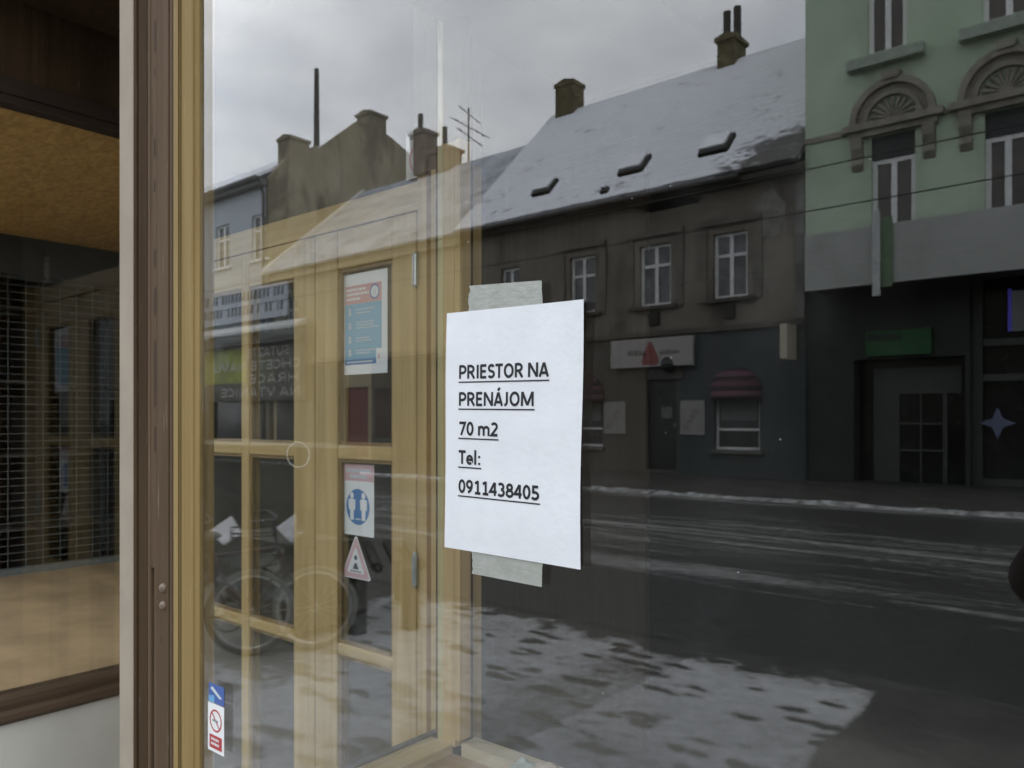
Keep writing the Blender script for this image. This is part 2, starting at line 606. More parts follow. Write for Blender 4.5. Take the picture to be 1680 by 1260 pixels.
# --- brown shutter post with rivets, pale trim strip beside it
post = thing('shutter_post', 'brown weathered shutter guide post with slot and two round rivets', 'post', (wx(250, P0), 0, 0))
xe, xf, xg, xh, xi, xj = [wx(k, P0 - 0.006) for k in (217, 242, 246.5, 252.5, 258.5, 283)]
mb = MB()
mb.box(xe, xe + 0.012, -0.004, 0.03, 0, TOPZ)
mb.box(xe + 0.0123, xe + 0.020, 0.001, 0.03, 0, TOPZ)
mb.box(xe + 0.0203, xf - 0.008, -0.003, 0.03, 0, TOPZ)
mb.box(xf - 0.0077, xf - 0.0003, 0.003, 0.03, 0, TOPZ)
mb.build('channel', M_BROWND, post, bevel=0.001)
zs = wz(249, 930, P0)
mb = MB()
mb.box(xf, xg, -0.006, 0.03, 0, TOPZ)
mb.box(xg + 0.0002, xh - 0.0002, -0.005, 0.03, zs, TOPZ)
mb.box(xh, xi - 0.003, -0.006, 0.03, 0, TOPZ)
mb.box(xi - 0.0028, xi, -0.003, 0.03, 0, TOPZ)
mb.box(xi + 0.0002, xj - 0.014, -0.0075, 0.03, 0, TOPZ)
mb.box(xj - 0.0138, xj - 0.010, -0.004, 0.03, 0, TOPZ)
mb.box(xj - 0.0098, xj, -0.0065, 0.03, 0, TOPZ)
mb.build('guide_rail', M_BROWN, post, bevel=0.0014)
mb = MB()
mb.box(xg + 0.0003, xh - 0.0003, 0.018, 0.03, 0, zs)
mb.box(xj + 0.0003, xa - 0.0003, 0.004, 0.03, 0, TOPZ)
for (pa, pb) in ((40, 92), (118, 131), (232, 262), (300, 318), (412, 441), (474, 520), (560, 668), (700, 742)):
    xq_ = wx(254, P0 - 0.007) + 0.0006 * math.sin(pa)
    mb.box(xq_, xq_ + 0.0022, -0.0079, -0.0076, wz(254, pb, P0), wz(254, pa, P0))       # long drying cracks
mb.build('slot', M_BLACK, post)
for py, rr in ((964.5, 0.0088), (993, 0.0080)):
    mb = MB()
    mb.ball((wx(267.5, P0 - 0.009), -0.0072, wz(267.5, py, P0 - 0.009)), (rr, 0.0085, rr), 24, 14)
    mb.build('rivet', flat('rivet paint', (0.17, 0.125, 0.09), 0.35, 0.08), post, True)
mb = MB()
mb.prism([(wx(199, P0), 0.0), (wx(200.5, P0), -0.005), (xe - 0.004, -0.005), (xe - 0.0005, -0.002), (xe - 0.0005, 0.03), (wx(199, P0), 0.03)], 'z', 0, TOPZ)
mb.build('pale_trim', M_TRIM, post)
mb = MB()
mb.box(wx(200, P0), -1.53, 0.031, 0.10, 0, TOPZ)
mb.build('back_board', M_BROWND, post)

# --- entrance doors in the recess
YD = 0.75
frame = thing('door_frame', 'tan wooden entrance door frame with transom above the two glazed doors', 'door frame', (-2.2, YD, 0))
mb = MB()
mb.box(-1.557, -1.522, YD - 0.005, YD + 0.09, 0, 2.205)
mb.box(-1.557, -1.49, YD + 0.03, YD + 0.088, 0, 2.205)
mb.build('jamb', M_DOOR, frame)
mb = MB()
mb.box(-1.489, -1.375, YD - 0.02, YD + 0.05, 0, 2.205)
mb.build('jamb', M_DOOR, frame)
mb = MB()
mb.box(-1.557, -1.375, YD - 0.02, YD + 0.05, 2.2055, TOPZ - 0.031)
mb.build('upper_jamb', flat('upper post baked shade', (0.13, 0.115, 0.09), 0.7, 0.1, 3), frame)  # same wood above the head, its shade painted in as a darker tone
mb = MB()
mb.box(-2.9, -2.805, YD - 0.005, YD + 0.09, 0, TOPZ - 0.031)
mb.build('jamb', M_DOOR, frame)
mb = MB()
mb.box(-2.804, -1.558, YD + 0.0005, YD + 0.09, 2.1195, 2.195)
mb.build('head', M_DOORX, frame)
mb = MB()
mb.box(-2.804, -1.558, YD + 0.02, YD + 0.03, 2.196, TOPZ - 0.031)
mb.build('transom_panel', flat('dark transom board', (0.045, 0.042, 0.035), 0.7, 0.2, 3), frame)
mb = MB()
mb.box(-1.40, -1.375, YR + 0.04, YD - 0.021, 0.0, TOPZ - 0.031)
mb.box(-1.374, -1.33, YR + 0.0345, YD - 0.03, 0.0, TOPZ - 0.031)
mb.build('filler', M_BROWND, frame)


def leaf(label, x0, x1, panes, hinge_x):
    d = thing('door_leaf', label, 'door', ((x0 + x1) / 2, YD, 0), 'glazed entrance door leaves')
    y0, y1 = YD, YD + 0.045
    zb, zt = 0.02, 2.116
    rails = [(zb, 0.28), (0.853, 0.888), (1.436, 1.477), (2.0, zt)]
    cols = [x0] + [q for p in panes for q in p] + [x1]
    mb = MB()
    for i in range(0, len(cols), 2):
        mb.box(cols[i], cols[i + 1], y0, y1, zb, zt)
    mb.build('stiles', M_DOOR, d, bevel=0.004).name = 'stile'
    for zc, ze in rails:
        mb = MB()
        for a, b in panes:
            mb.box(a + 0.0004, b - 0.0004, y0 + 0.0015, y1 - 0.0015, zc, ze)
        mb.build('rail', M_DOORX, d, bevel=0.004)
    mb = MB()     # glazing beads
    for a, b in panes:
        for k in range(3):
            zc, ze = rails[k][1], rails[k + 1][0]
            for q in ((a, a + 0.010), (b - 0.010, b)):
                mb.box(q[0] + (0.0005 if q[0] == a else 0), q[1] - (0.0005 if q[1] == b else 0), y0 + 0.007, y0 + 0.019, zc + 0.0005, ze - 0.0005)
            for q in ((zc, zc + 0.010), (ze - 0.010, ze)):
                mb.box(a + 0.0105, b - 0.0105, y0 + 0.007, y0 + 0.019, q[0] + 0.0005, q[1] - 0.0005)
    mb.build('glazing_bead', wood('dark bead', (0.20, 0.13, 0.05), (0.32, 0.22, 0.1), 'z', 0.4), d)
    mb = MB()
    for a, b in panes:
        for k in range(3):
            mb.box(a - 0.004, b + 0.004, y0 + 0.020, y0 + 0.024, rails[k][1] - 0.004, rails[k + 1][0] + 0.004)
    mb.build('glass', M_GLASS1, d)
    for zc in (1.955, 1.148, 0.32):
        mb = MB()
        for k in range(2):
            a = zc - 0.041 + k * 0.0415
            mb.tube([(hinge_x, YD - 0.008, a), (hinge_x, YD - 0.008, a + 0.041)], 0.0095, 14)
        mb.ball((hinge_x, YD - 0.008, zc - 0.043), 0.006, 10, 6)
        mb.ball((hinge_x, YD - 0.008, zc + 0.043), 0.006, 10, 6)
        mb.build('hinge', M_ZINC, d)
    return d


leafA = leaf('narrow glazed pine door leaf holding the paper posters', -2.018, -1.567, [(-1.910, -1.666)], -1.5625)
leafB = leaf('wide glazed pine door leaf with a muntin between two pane columns', -2.798, -2.0215, [(-2.69, -2.434), (-2.389, -2.13)], -2.80)

# --- papers on the door
YP = YD + 0.0185


def card(o_x, o_z, w_, h_, Y):
    return lambda u, v, k=0: (o_x + u, Y - 0.0004 * k, o_z + v)


def rect(mb, fn, u0, u1, v0, v1, k):
    mb.quad(fn(u0, v0, k), fn(u1, v0, k), fn(u1, v1, k), fn(u0, v1, k))


def disc(mb, fn, u, v, ru, rv, k, n=28):
    mb.add([fn(u + ru * math.cos(2 * math.pi * i / n), v + rv * math.sin(2 * math.pi * i / n), k) for i in range(n)], [tuple(range(n))])


def ring(mb, fn, u, v, r0, r1, k, n=32):
    for i in range(n):
        a, b = 2 * math.pi * i / n, 2 * math.pi * (i + 1) / n
        g = lambda t, r: fn(u + r * math.cos(t), v + r * math.sin(t), k)
        mb.quad(g(a, r0), g(b, r0), g(b, r1), g(a, r1))


m_red = flat('poster pink red', (0.70, 0.38, 0.37), 0.5, 0.03)
m_blue = flat('poster blue', (0.23, 0.47, 0.64), 0.5, 0.03)
m_blue2 = flat('poster strong blue', (0.07, 0.22, 0.50), 0.5, 0.03)
m_pink = flat('poster pale pink', (0.72, 0.47, 0.50), 0.5, 0.03)
m_ink = flat('black ink', (0.012, 0.013, 0.018), 0.6, 0.05)
m_inkb = flat('faded ink', (0.10, 0.12, 0.14), 0.6, 0.05)
m_sred = flat('sticker red', (0.45, 0.03, 0.035), 0.4, 0.03)
m_pale = flat('pale print', (0.62, 0.68, 0.72), 0.5, 0.03)
m_gray = flat('grey print', (0.30, 0.32, 0.34), 0.5, 0.03)

# A4 poster
fn = card(-1.918, 1.686, 0.21, 0.297, YP)
mb = MB()
mb.mat(0)
mb.box(-1.918, -1.706, YP, YP + 0.0012, 1.686, 1.983)
mb.mat(1)
rect(mb, fn, 0.024, 0.188, 0.208, 0.262, 1)
mb.mat(2)
rect(mb, fn, 0.024, 0.188, 0.029, 0.2075, 1)
mb.mat(3)
rect(mb, fn, 0.024, 0.188, 0.029, 0.044, 2)
ring(mb, fn, 0.158, 0.236, 0.017, 0.0215, 2)
disc(mb, fn, 0.027, 0.0, 0.0, 0.0, 2, 3)
mb.mat(0)
for v, a in ((0.246, 0.082), (0.233, 0.098), (0.219, 0.064)):
    u = 0.03
    while u < 0.03 + a:
        L = random.uniform(0.008, 0.02)
        rect(mb, fn, u, min(u + L, 0.03 + a + .004), v, v + 0.0075, 2)
        u += L + 0.003
disc(mb, fn, 0.158, 0.236, 0.0168, 0.0168, 2)
mb.mat(4)
rect(mb, fn, 0.152, 0.156, 0.225, 0.246, 3)
rect(mb, fn, 0.160, 0.164, 0.225, 0.246, 3)
for v in (0.188, 0.178, 0.150, 0.142, 0.134, 0.104, 0.096, 0.068, 0.060):
    u = 0.075
    e = random.uniform(0.12, 0.175)
    while u < e:
        L = random.uniform(0.006, 0.016)
        rect(mb, fn, u, u + L, v, v + 0.0042, 2)
        u += L + 0.002
for v in (0.182, 0.142, 0.100, 0.062):
    disc(mb, fn, 0.046, v + 0.008, 0.0055, 0.0055, 2, 14)
    rect(mb, fn, 0.039, 0.053, v - 0.008, v + 0.002, 2)
rect(mb, fn, 0.030, 0.15, 0.034, 0.039, 3)
mb.mat(0)
rect(mb, fn, 0.165, 0.190, 0.028, 0.072, 3)
mb.mat(1)
mb.add([fn(0.172, 0.045, 4), fn(0.182, 0.04, 4), fn(0.178, 0.06, 4)], [(0, 1, 2)])
tag(mb.build('poster', [M_WHITE, m_red, m_blue, m_blue2, m_pale]), 'white sheet with red heading and blue instructions on the upper door glass', 'poster')

# A5 mask sign
fn = card(-1.910, 1.212, 0.148, 0.21, YP)
mb = MB()
mb.box(-1.910, -1.764, YP, YP + 0.001, 1.212, 1.422)
mb.mat(1)
rect(mb, fn, 0.0005, 0.1455, 0.160, 0.2095, 1)
mb.mat(2)
disc(mb, fn, 0.074, 0.084, 0.053, 0.053, 1, 40)
mb.mat(0)
for u in (0.047, 0.100):
    disc(mb, fn, u, 0.117, 0.0085, 0.0095, 2, 18)
    mb.add([fn(u - 0.016, 0.104, 2), fn(u - 0.014, 0.075, 2), fn(u - 0.008, 0.075, 2), fn(u - 0.0075, 0.045, 2), fn(u + 0.0085, 0.045, 2),
            fn(u + 0.009, 0.075, 2), fn(u + 0.015, 0.075, 2), fn(u + 0.016, 0.104, 2), fn(u + 0.010, 0.107, 2), fn(u - 0.010, 0.107, 2)], [tuple(range(9, -1, -1))])
mb.mat(3)
for v, a, b in ((0.185, 0.02, 0.125), (0.168, 0.04, 0.112)):
    u = a
    while u < b:
        L = random.uniform(0.006, 0.012)
        rect(mb, fn, u, u + L, v, v + 0.011, 2)
        u += L + 0.0015
rect(mb, fn, 0.062, 0.088, 0.046, 0.050, 2)
tag(mb.build('mask_sign', [M_WHITE, m_pink, m_blue2, m_pale]), 'white sign with pink heading and blue disc of two figures on the door glass', 'sign')

# triangle sticker
mb = MB()
tri = [(-1.911, 1.090), (-1.905, 1.084), (-1.785, 1.084), (-1.779, 1.090), (-1.840, 1.207), (-1.844, 1.209), (-1.850, 1.207)]
mb.prism(tri, 'y', YP, YP + 0.001)
cxy = (-1.845, 1.125)
sh = lambda k, kk: [(cxy[0] + (p[0] - cxy[0]) * k, YP - 0.0004 * kk, cxy[1] + (p[1] - cxy[1]) * k) for p in tri]
mb.mat(1)
mb.add(sh(0.92, 1), [tuple(range(7))])
mb.mat(0)
mb.add(sh(0.60, 2), [tuple(range(7))])
fn = card(0, 0, 1, 1, YP)
mb.mat(2)
disc(mb, fn, -1.845, 1.146, 0.0075, 0.0075, 3, 16)
mb.add([fn(-1.858, 1.112, 3), fn(-1.832, 1.112, 3), fn(-1.840, 1.130, 3), fn(-1.850, 1.130, 3)], [(0, 1, 2, 3)])
rect(mb, fn, -1.870, -1.820, 1.104, 1.107, 3)
tag(mb.build('warning_sticker', [M_WHITE, m_pink, m_inkb]), 'pale pink triangle warning sticker with a small dark figure under the mask sign', 'sticker')

# no-entry sign on transom glass
YT = YD + 0.0188
fn = card(-1.628, 2.215, 0.11, 0.125, YT)
mb = MB()
mb.box(-1.628, -1.5635, YT, YT + 0.001, 2.215, 2.345)
mb.mat(1)
for i in range(28):
    a, b = 2 * math.pi * i / 40 + 0.9, 2 * math.pi * (i + 1) / 40 + 0.9
    g = lambda tt, r: fn(min(0.056 + r * math.cos(tt), 0.0644), 0.052 + r * math.sin(tt), 1)
    mb.quad(g(a, 0.036), g(b, 0.036), g(b, 0.044), g(a, 0.044))
mb.quad(fn(0.0260, 0.072, 2), fn(0.032, 0.079, 2), fn(0.0640, 0.045, 2), fn(0.0640, 0.036, 2))
mb.mat(2)
disc(mb, fn, 0.046, 0.078, 0.008, 0.008, 1, 14)
mb.quad(fn(0.034, 0.022, 1), fn(0.062, 0.022, 1), fn(0.058, 0.045, 1), fn(0.040, 0.045, 1))
mb.mat(3)
rect(mb, fn, 0.014, 0.060, 0.107, 0.121, 1)
tag(mb.build('prohibition_sign', [M_WHITE, m_pink, m_inkb, m_gray]), 'small white prohibition sign with red ring on the glass above the doors', 'sign')

# stickers on the big pane
Y_S = -0.0009
fn = card(wx(342, P0), wz(342, 1228, P0), 0.05, 0.083, Y_S)
W_, H_ = wx(368, P0) - wx(342, P0), wz(342, 1150, P0) - wz(342, 1228, P0)
x0, z0 = wx(342, P0), wz(342, 1228, P0)
mb = MB()
mb.box(x0, x0 + W_, Y_S, -0.0002, z0, z0 + H_)
mb.mat(1)
ring(mb, fn, W_ / 2, H_ * 0.66, 0.0165, 0.0195, 1)
mb.quad(fn(W_ / 2 - 0.013, H_ * .66 + 0.011, 1), fn(W_ / 2 - 0.011, H_ * .66 + 0.013, 1), fn(W_ / 2 + 0.013, H_ * .66 - 0.011, 1), fn(W_ / 2 + 0.011, H_ * .66 - 0.013, 1))
rect(mb, fn, 0.006, W_ - 0.006, 0.006, H_ * 0.35, 1)
mb.mat(2)
rect(mb, fn, W_ / 2 - 0.010, W_ / 2 + 0.008, H_ * .64, H_ * .68, 2)
mb.mat(0)
for v in (0.020, 0.012):
    u = 0.012
    while u < W_ - 0.016:
        L = random.uniform(0.002, 0.004)
        rect(mb, fn, u, u + L, v, v + 0.0045, 2)
        u += L + 0.0012
tag(mb.build('no_smoking_sticker', [M_WHITE, m_sred, m_gray]), 'small white no smoking sticker with red ring low on the window', 'sticker')
z1 = z0 + H_ + 0.002
fn = card(x0 + 0.003, z1, 0.05, 0.03, Y_S)
mb = MB()
mb.box(x0 + 0.003, x0 + W_, Y_S, -0.0002, z1, z1 + 0.032)
mb.mat(1)
mb.quad(fn(0.0, 0.0, 1), fn(0.019, 0.0, 1), fn(0.019, 0.013, 1), fn(0.0, 0.010, 1))
mb.mat(2)
mb.quad(fn(0.006, 0.023, 1), fn(0.012, 0.028, 1), fn(0.044, 0.012, 1), fn(0.036, 0.010, 1))
tag(mb.build('blue_sticker', [flat('sticker blue', (0.06, 0.13, 0.42), 0.4, 0.05), flat('sticker light blue', (0.16, 0.42, 0.75), 0.4, 0.05), m_pale]),
    'small faded blue sticker directly above the no smoking sticker', 'sticker')

# --- the rental notice and its tapes
PX, PZ, ROT = -0.6031, 1.536, R(-0.85)
nX, nZ = 20, 28
cr, sr = math.cos(ROT), math.sin(ROT)


def paper(u, v, lift=0.0):      # u from the left edge, v down from the top edge
    a, b = u - 0.105, 0.1485 - v
    e = abs(a) / 0.105
    curl = 0.0010 + 0.0016 * max(0, e - 0.35) ** 2 * (1 + 0.7 * math.sin(v * 26 + (2 if a > 0 else 0)))
    curl += 0.0006 * math.sin(v * 17 + u * 9) * e
    xx = a + 0.0012 * math.sin(v * 20 + 1.0) * max(0, a) / 0.105
    return (PX + xx * cr - b * sr, -curl - 0.0006 - lift, PZ + xx * sr + b * cr)


notice = thing('rental_notice', 'white sheet taped to the window offering a space for rent in black underlined letters', 'notice', (PX, -0.001, PZ))
mb = MB()
vs = [paper(0.21 * i / nX, 0.297 * j / nZ) for j in range(nZ + 1) for i in range(nX + 1)]
fs = [(j * (nX + 1) + i, (j + 1) * (nX + 1) + i, (j + 1) * (nX + 1) + i + 1, j * (nX + 1) + i + 1) for j in range(nZ) for i in range(nX)]
mb.add(vs, fs)
o = mb.build('sheet', flat('notice paper', (0.80, 0.815, 0.855), 0.7, 0.028, 14, 0.12), notice)
sl = o.modifiers.new('thickness', 'SOLIDIFY')
sl.thickness = 0.00015
sl.offset = -1
for body, wd, v in (('PRIESTOR NA', 0.1400, 0.0836), ('PRENÁJOM', 0.1195, 0.1172), ('70 m2', 0.0650, 0.1537), ('Tel:', 0.0375, 0.1897), ('0911438405', 0.1290, 0.2256)):
    mb = MB()
    write(mb, body, None, wd + 0.001, 0.0167, 0.200, lambda a, b, q, v=v: paper(0.0225 + a, v - b, 0.0003 + q * 0.00003))
    for i in range(12):
        u0, u1 = 0.0225 + (wd + 0.0015) * i / 12, 0.0225 + (wd + 0.0015) * (i + 1) / 12
        mb.quad(paper(u0, v + 0.0050, 0.0005), paper(u1, v + 0.0050, 0.0005), paper(u1, v + 0.0034, 0.0005), paper(u0, v + 0.0034, 0.0005))
    mb.build('lettering', m_ink, notice)

m_tape = bpy.data.materials.new('masking tape')
t = NT(m_tape)
a = t.noise(t.pos((60, 1, 60)), 1.0, 7, 0.6)
c = t.mix(t.step(a, 0.3, 0.7), (0.34, 0.355, 0.32), (0.41, 0.42, 0.39))
t.bsdf(c, 0.5, 0, t.math('ADD', t.noise(t.pos((220, 1, 220)), 1.0, 4), t.noise(t.pos((45, 1, 160), (0, 0, 0), (0, 0.5, 0)), 1.0, 3, 0.5, 1.5)), 0.4, 0.001)


def tape(label, corners, yoff):
    """corners TL TR BR BL in pixels on the pane; the ends are torn"""
    (a, b), (c, d), (e, f), (g, h) = corners
    tl, tr, br, bl = [(wx(x, P0), wz(x, y, P0)) for x, y in corners]
    n = 16
    mb = MB()
    rows = []
    for j in range(n + 1):
        q = j / n
        L = Vector(tl).lerp(Vector(bl), q)
        Rr = Vector(tr).lerp(Vector(br), q)
        jl = 0.004 * noise.noise((q * 3.5, tl[1] * 7, 0)) + 0.0022 * noise.noise((q * 17.0, tl[1] * 3, 4))
        jr = 0.0008 * noise.noise((q * 9.0, tl[1] * 9, 9))
        rows.append([(L.x + jl + (Rr.x + jr - L.x - jl) * i / 10, -(0.0004 + yoff(q) + 0.0003 * abs(noise.noise((i * 0.7, q * 4, tl[1])))), L.y + (Rr.y - L.y) * i / 10) for i in range(11)])
    mb.add([p for r in rows for p in r], [(j * 11 + i, (j + 1) * 11 + i, (j + 1) * 11 + i + 1, j * 11 + i + 1) for j in range(n) for i in range(10)])
    o = mb.build('masking_tape', m_tape)
    s_ = o.modifiers.new('thickness', 'SOLIDIFY')
    s_.thickness = 0.00015
    s_.offset = -1
    tag(o, label, 'tape', 'masking tape strips holding the notice')


tape('grey masking tape strip along the top edge of the notice', [(770, 469), (889, 460), (891, 512), (769, 520)], lambda q: 0.0)
tape('grey masking tape strip along the bottom edge of the notice', [(774, 880), (891, 895), (889, 963), (775, 941)], lambda q: 0.0)

# --- pale things lying on the display floor
for (px, py, r, col, lab) in ((862, 1252, 0.040, (0.42, 0.46, 0.42), 'greenish pale stone lying on the display floor'), (895, 1250, 0.044, (0.55, 0.43, 0.34), 'pinkish pale stone, middle of the three on the display floor'),
                              (930, 1256, 0.038, (0.52, 0.47, 0.40), 'greyish pale stone, nearest the notice of the three display stones')):
    P_ = P0 + 0.52
    mb = MB()
    mb.ball((wx(px, P_), P_ - P0, 0.765 + r * 1.25), (r, r * 0.8, r * 1.25), 20, 14, 0.35)
    tag(mb.build('stone', flat('stone ' + lab[:6], col, 0.7, 0.12, 30), None, True), lab, 'stone', 'stones in the display')

# --- left display window with its interior
XW = -2.9
side = thing('side_display', 'brown framed side display window with plywood floor, left of the entrance', 'window', (XW, 0, 0))
mb = MB()
mb.box(XW - 0.006, XW, 0.081, 0.72, 0.66, 2.60)
mb.build('pane', glass('left side glass', False, False), side)
mb = MB()
mb.box(-5.2, XW - 0.04, 0.0, 0.012, 0.66, TOPZ - 0.06)
mb.build('front_pane', M_GLASS1, side)
mb = MB()
pr = [(XW - 0.05, 0.567), (XW + 0.012, 0.567), (XW + 0.022, 0.58), (XW + 0.022, 0.60), (XW + 0.010, 0.612), (XW + 0.016, 0.63), (XW + 0.016, 0.648), (XW + 0.004, 0.662), (XW - 0.05, 0.662)]
mb.prism(pr, 'y', -0.03, 0.749)
mb.build('sill', M_BROWNY, side)
mb = MB()
mb.box(XW - 0.05, XW + 0.012, -0.03, 0.749, 2.578, 2.606)
mb.box(XW - 0.05, XW + 0.020, -0.03, 0.749, 2.6065, 2.635)
mb.box(XW - 0.05, XW + 0.008, -0.03, 0.749, 2.6355, 2.664)
mb.build('beam', wood('dark beam', (0.03, 0.02, 0.014), (0.055, 0.036, 0.025), 'y', 0.5), side)
mb = MB()
mb.box(XW - 0.05, XW - 0.004, -0.03, 0.749, 2.665, TOPZ - 0.001)
mb.build('transom_panel', M_BROWND, side)
mb = MB()
mb.box(XW - 0.05, XW - 0.002, -0.03, 0.749, 0.0, 0.566)
mb.box(-5.2, XW - 0.051, -0.03, 0.02, 0.0, 0.62)
mb.build('stall_riser', flat('white riser', (0.55, 0.54, 0.49), 0.6, 0.06, 3), side)
mb = MB()
mb.box(XW - 0.05, XW, 0.0, 0.08, 0.663, 2.577)
mb.build('corner_stile', M_BROWN, side)
mb = MB()
mb.box(-5.3, XW - 0.007, 0.021, 3.0, 0.62, 0.66)
mb.build('floor_board', flat('plywood floor', (0.47, 0.33, 0.19), 0.5, 0.13, 3.5, 0.05), side)
m_osb = bpy.data.materials.new('strand board')
t = NT(m_osb)
v = t.pos((14, 34, 20))
vo = t.n('TexVoronoi', i={'Vector': v, 'Scale': 2.2, 'Randomness': 1.0})
g = t.noise(t.pos((3, 9, 8)), 2.0, 7, 0.7, 0.8)
f = t.math('ADD', t.math('MULTIPLY', t.n('SeparateColor', i={0: vo.outputs['Color']}).outputs[0], 0.28), t.math('MULTIPLY', g, 0.8))
t.bsdf(t.mix(t.step(f, 0.25, 0.85), (0.36, 0.20, 0.055), (0.62, 0.38, 0.13)), 0.6, 0, f, 0.3, 0.003)
mb = MB()
mb.box(-5.3, XW - 0.007, 0.021, 3.0, 2.615, 2.65)
mb.build('ceiling_board', m_osb, side)
mb = MB()
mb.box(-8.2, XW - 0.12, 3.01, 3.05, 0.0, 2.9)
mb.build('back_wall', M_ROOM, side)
mb = MB()
mb.box(-5.28, -5.1, 0.021, 3.0, 2.39, 2.614)
mb.build('shutter_box', flat('dark shutter box', (0.07, 0.072, 0.07), 0.5, 0.1, 3), side)
grille = thing('roller_grille', 'grey metal roller grille closing the far end of the side display', 'grille', (-5.12, 1.5, 0.66))
mb = MB()
XG = -5.12
z = 0.70
row = 0
m_bar = flat('grille steel', (0.17, 0.19, 0.185), 0.6, 0.1, 20, 0.1, 0.0, spec=0.2)
while z < 2.38:
    mb.tube([(XG, 0.03, z), (XG, 2.98, z)], 0.0021, 6)
    y = 0.06
    while y < 2.95:
        mb.tube([(XG + 0.006, y, z), (XG + 0.006, y, min(z + 0.043, 2.385))], 0.0019, 5)
        y += 0.092
    z += 0.043
    row += 1
mb.build('rods', m_bar, grille).name = 'mesh_rods'
mb = MB()
mb.box(XG - 0.02, XG + 0.02, 0.03, 2.98, 0.6605, 0.695)
mb.build('bottom_bar', m_bar, grille)
# dim shelving seen through the grille
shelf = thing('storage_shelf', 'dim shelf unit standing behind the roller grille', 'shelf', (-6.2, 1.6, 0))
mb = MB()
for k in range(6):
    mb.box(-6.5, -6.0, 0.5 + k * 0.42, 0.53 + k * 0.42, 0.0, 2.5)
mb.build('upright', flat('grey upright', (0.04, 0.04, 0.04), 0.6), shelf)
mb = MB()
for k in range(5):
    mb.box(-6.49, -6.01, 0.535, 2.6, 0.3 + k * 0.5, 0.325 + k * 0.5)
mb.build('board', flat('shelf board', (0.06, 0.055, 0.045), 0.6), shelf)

# ================================================================== THE STREET (seen mirrored in the pane)
# --- ground sheets
mb = MB()
mb.quad((-400, -400, -0.16), (400, -400, -0.16), (400, 400, -0.16), (-400, 400, -0.16))
tag(mb.build('ground', flat('ground', (0.12, 0.12, 0.12), 0.9, 0.2, 0.3)), 'bare ground under the street', None, None, 'structure')

m_road = bpy.data.materials.new('wet road with slush')
t = NT(m_road)
v = t.pos((0.30, 3.0, 1))
st = t.noise(v, 1.0, 8, 0.68, 0.6)
fine = t.noise(t.pos((1, 1, 1)), 9.0, 6, 0.7)
yy = t.n('SeparateXYZ', i={0: t.n('NewGeometry').outputs['Position']}).outputs[1]


def band(c, wd):
    d = t.math('ABSOLUTE', t.math('SUBTRACT', yy, c))
    return t.math('SUBTRACT', 1.0, t.step(d, 0.0, wd))


b = t.math('ADD', t.math('MULTIPLY', band(-6.75, 1.0), t.math('MULTIPLY', t.noise(t.pos((0.7, 2.5, 1), (3, 1, 0)), 1.6, 6, 0.7), 0.36)), t.math('MULTIPLY', band(-13.9, 0.6), 0.20))
b = t.math('ADD', b, t.math('MULTIPLY', band(-9.4, 3.2), 0.16))
b = t.math('ADD', b, t.math('MULTIPLY', t.step(yy, -6.3, -5.6), -0.35))
val = t.math('ADD', t.math('ADD', st, b), t.math('MULTIPLY', t.math('SUBTRACT', fine, 0.5), 0.45))
f = t.step(val, 0.56, 0.90)
col = t.mix(f, t.mix(fine, (0.030, 0.030, 0.029), (0.055, 0.054, 0.05)), t.mix(fine, (0.17, 0.17, 0.16), (0.40, 0.405, 0.40)))
t.bsdf(col, t.n('MapRange', i={0: f, 3: 0.42, 4: 0.75}).outputs[0], 0, val, 0.4, 0.02)
mb = MB()
mb.quad((-120, -14.3, -0.03), (80, -14.3, -0.03), (80, -4.34, -0.006), (-120, -4.34, -0.006))
tag(mb.build('road', m_road), 'wet asphalt road with slush streaks', None, None, 'structure')

m_pav = bpy.data.materials.new('trodden snow pavement')
t = NT(m_pav)
geo = t.n('NewGeometry').outputs['Position']
sx = t.n('SeparateXYZ', i={0: geo})
X_, Y_ = sx.outputs[0], sx.outputs[1]
n1 = t.noise(t.pos(), 2.3, 7, 0.65)
n2 = t.noise(t.pos((1.0, 1.7, 1), (5, 3, 0)), 1.1, 6, 0.6)
fine = t.noise(t.pos(), 11.0, 7, 0.7)
# footprints: short dark strokes at random angles, two sets
prints = None
for ang, seed in ((0.35, 0.0), (-0.75, 4.7), (1.35, 9.1)):
    vv = t.pos((1.9, 4.6, 1), (seed, seed * 2, 0), (0, 0, ang))
    wv = t.n('VectorMath', operation='ADD', i={0: vv, 1: t.n('VectorMath', operation='SCALE', i={0: t.n('TexNoise', i={'Vector': t.pos(), 'Scale': 4.0, 'Detail': 5.0}).outputs['Color'], 3: 0.75}).outputs[0]}).outputs[0]
    vo = t.n('TexVoronoi', i={'Vector': wv, 'Scale': 1.25})
    keep = t.math('GREATER_THAN', t.n('SeparateColor', i={0: vo.outputs['Color']}).outputs[0], 0.30)
    d = t.math('MULTIPLY', t.math('SUBTRACT', 1.0, t.step(vo.outputs['Distance'], 0.12, 0.36)), keep)
    prints = d if prints is None else t.math('MAXIMUM', prints, d)
edge = t.math('MULTIPLY', t.math('SUBTRACT', n1, 0.5), 1.3)
xj_ = t.math('ADD', X_, t.math('MULTIPLY', t.math('SUBTRACT', fine, 0.5), 0.10))
cleared = t.step(t.math('ADD', xj_, t.math('MULTIPLY', edge, 0.07)), -1.33, -1.18)                                       # swept in front of the next shop
kerbside = t.math('SUBTRACT', 1.0, t.step(t.math('ADD', Y_, edge), -4.35, -3.75))
strip = t.math('MULTIPLY', t.step(t.math('ADD', X_, t.math('MULTIPLY', edge, 0.5)), -3.05, -2.75), t.math('SUBTRACT', 1.0, t.step(xj_, -2.44, -2.40)))
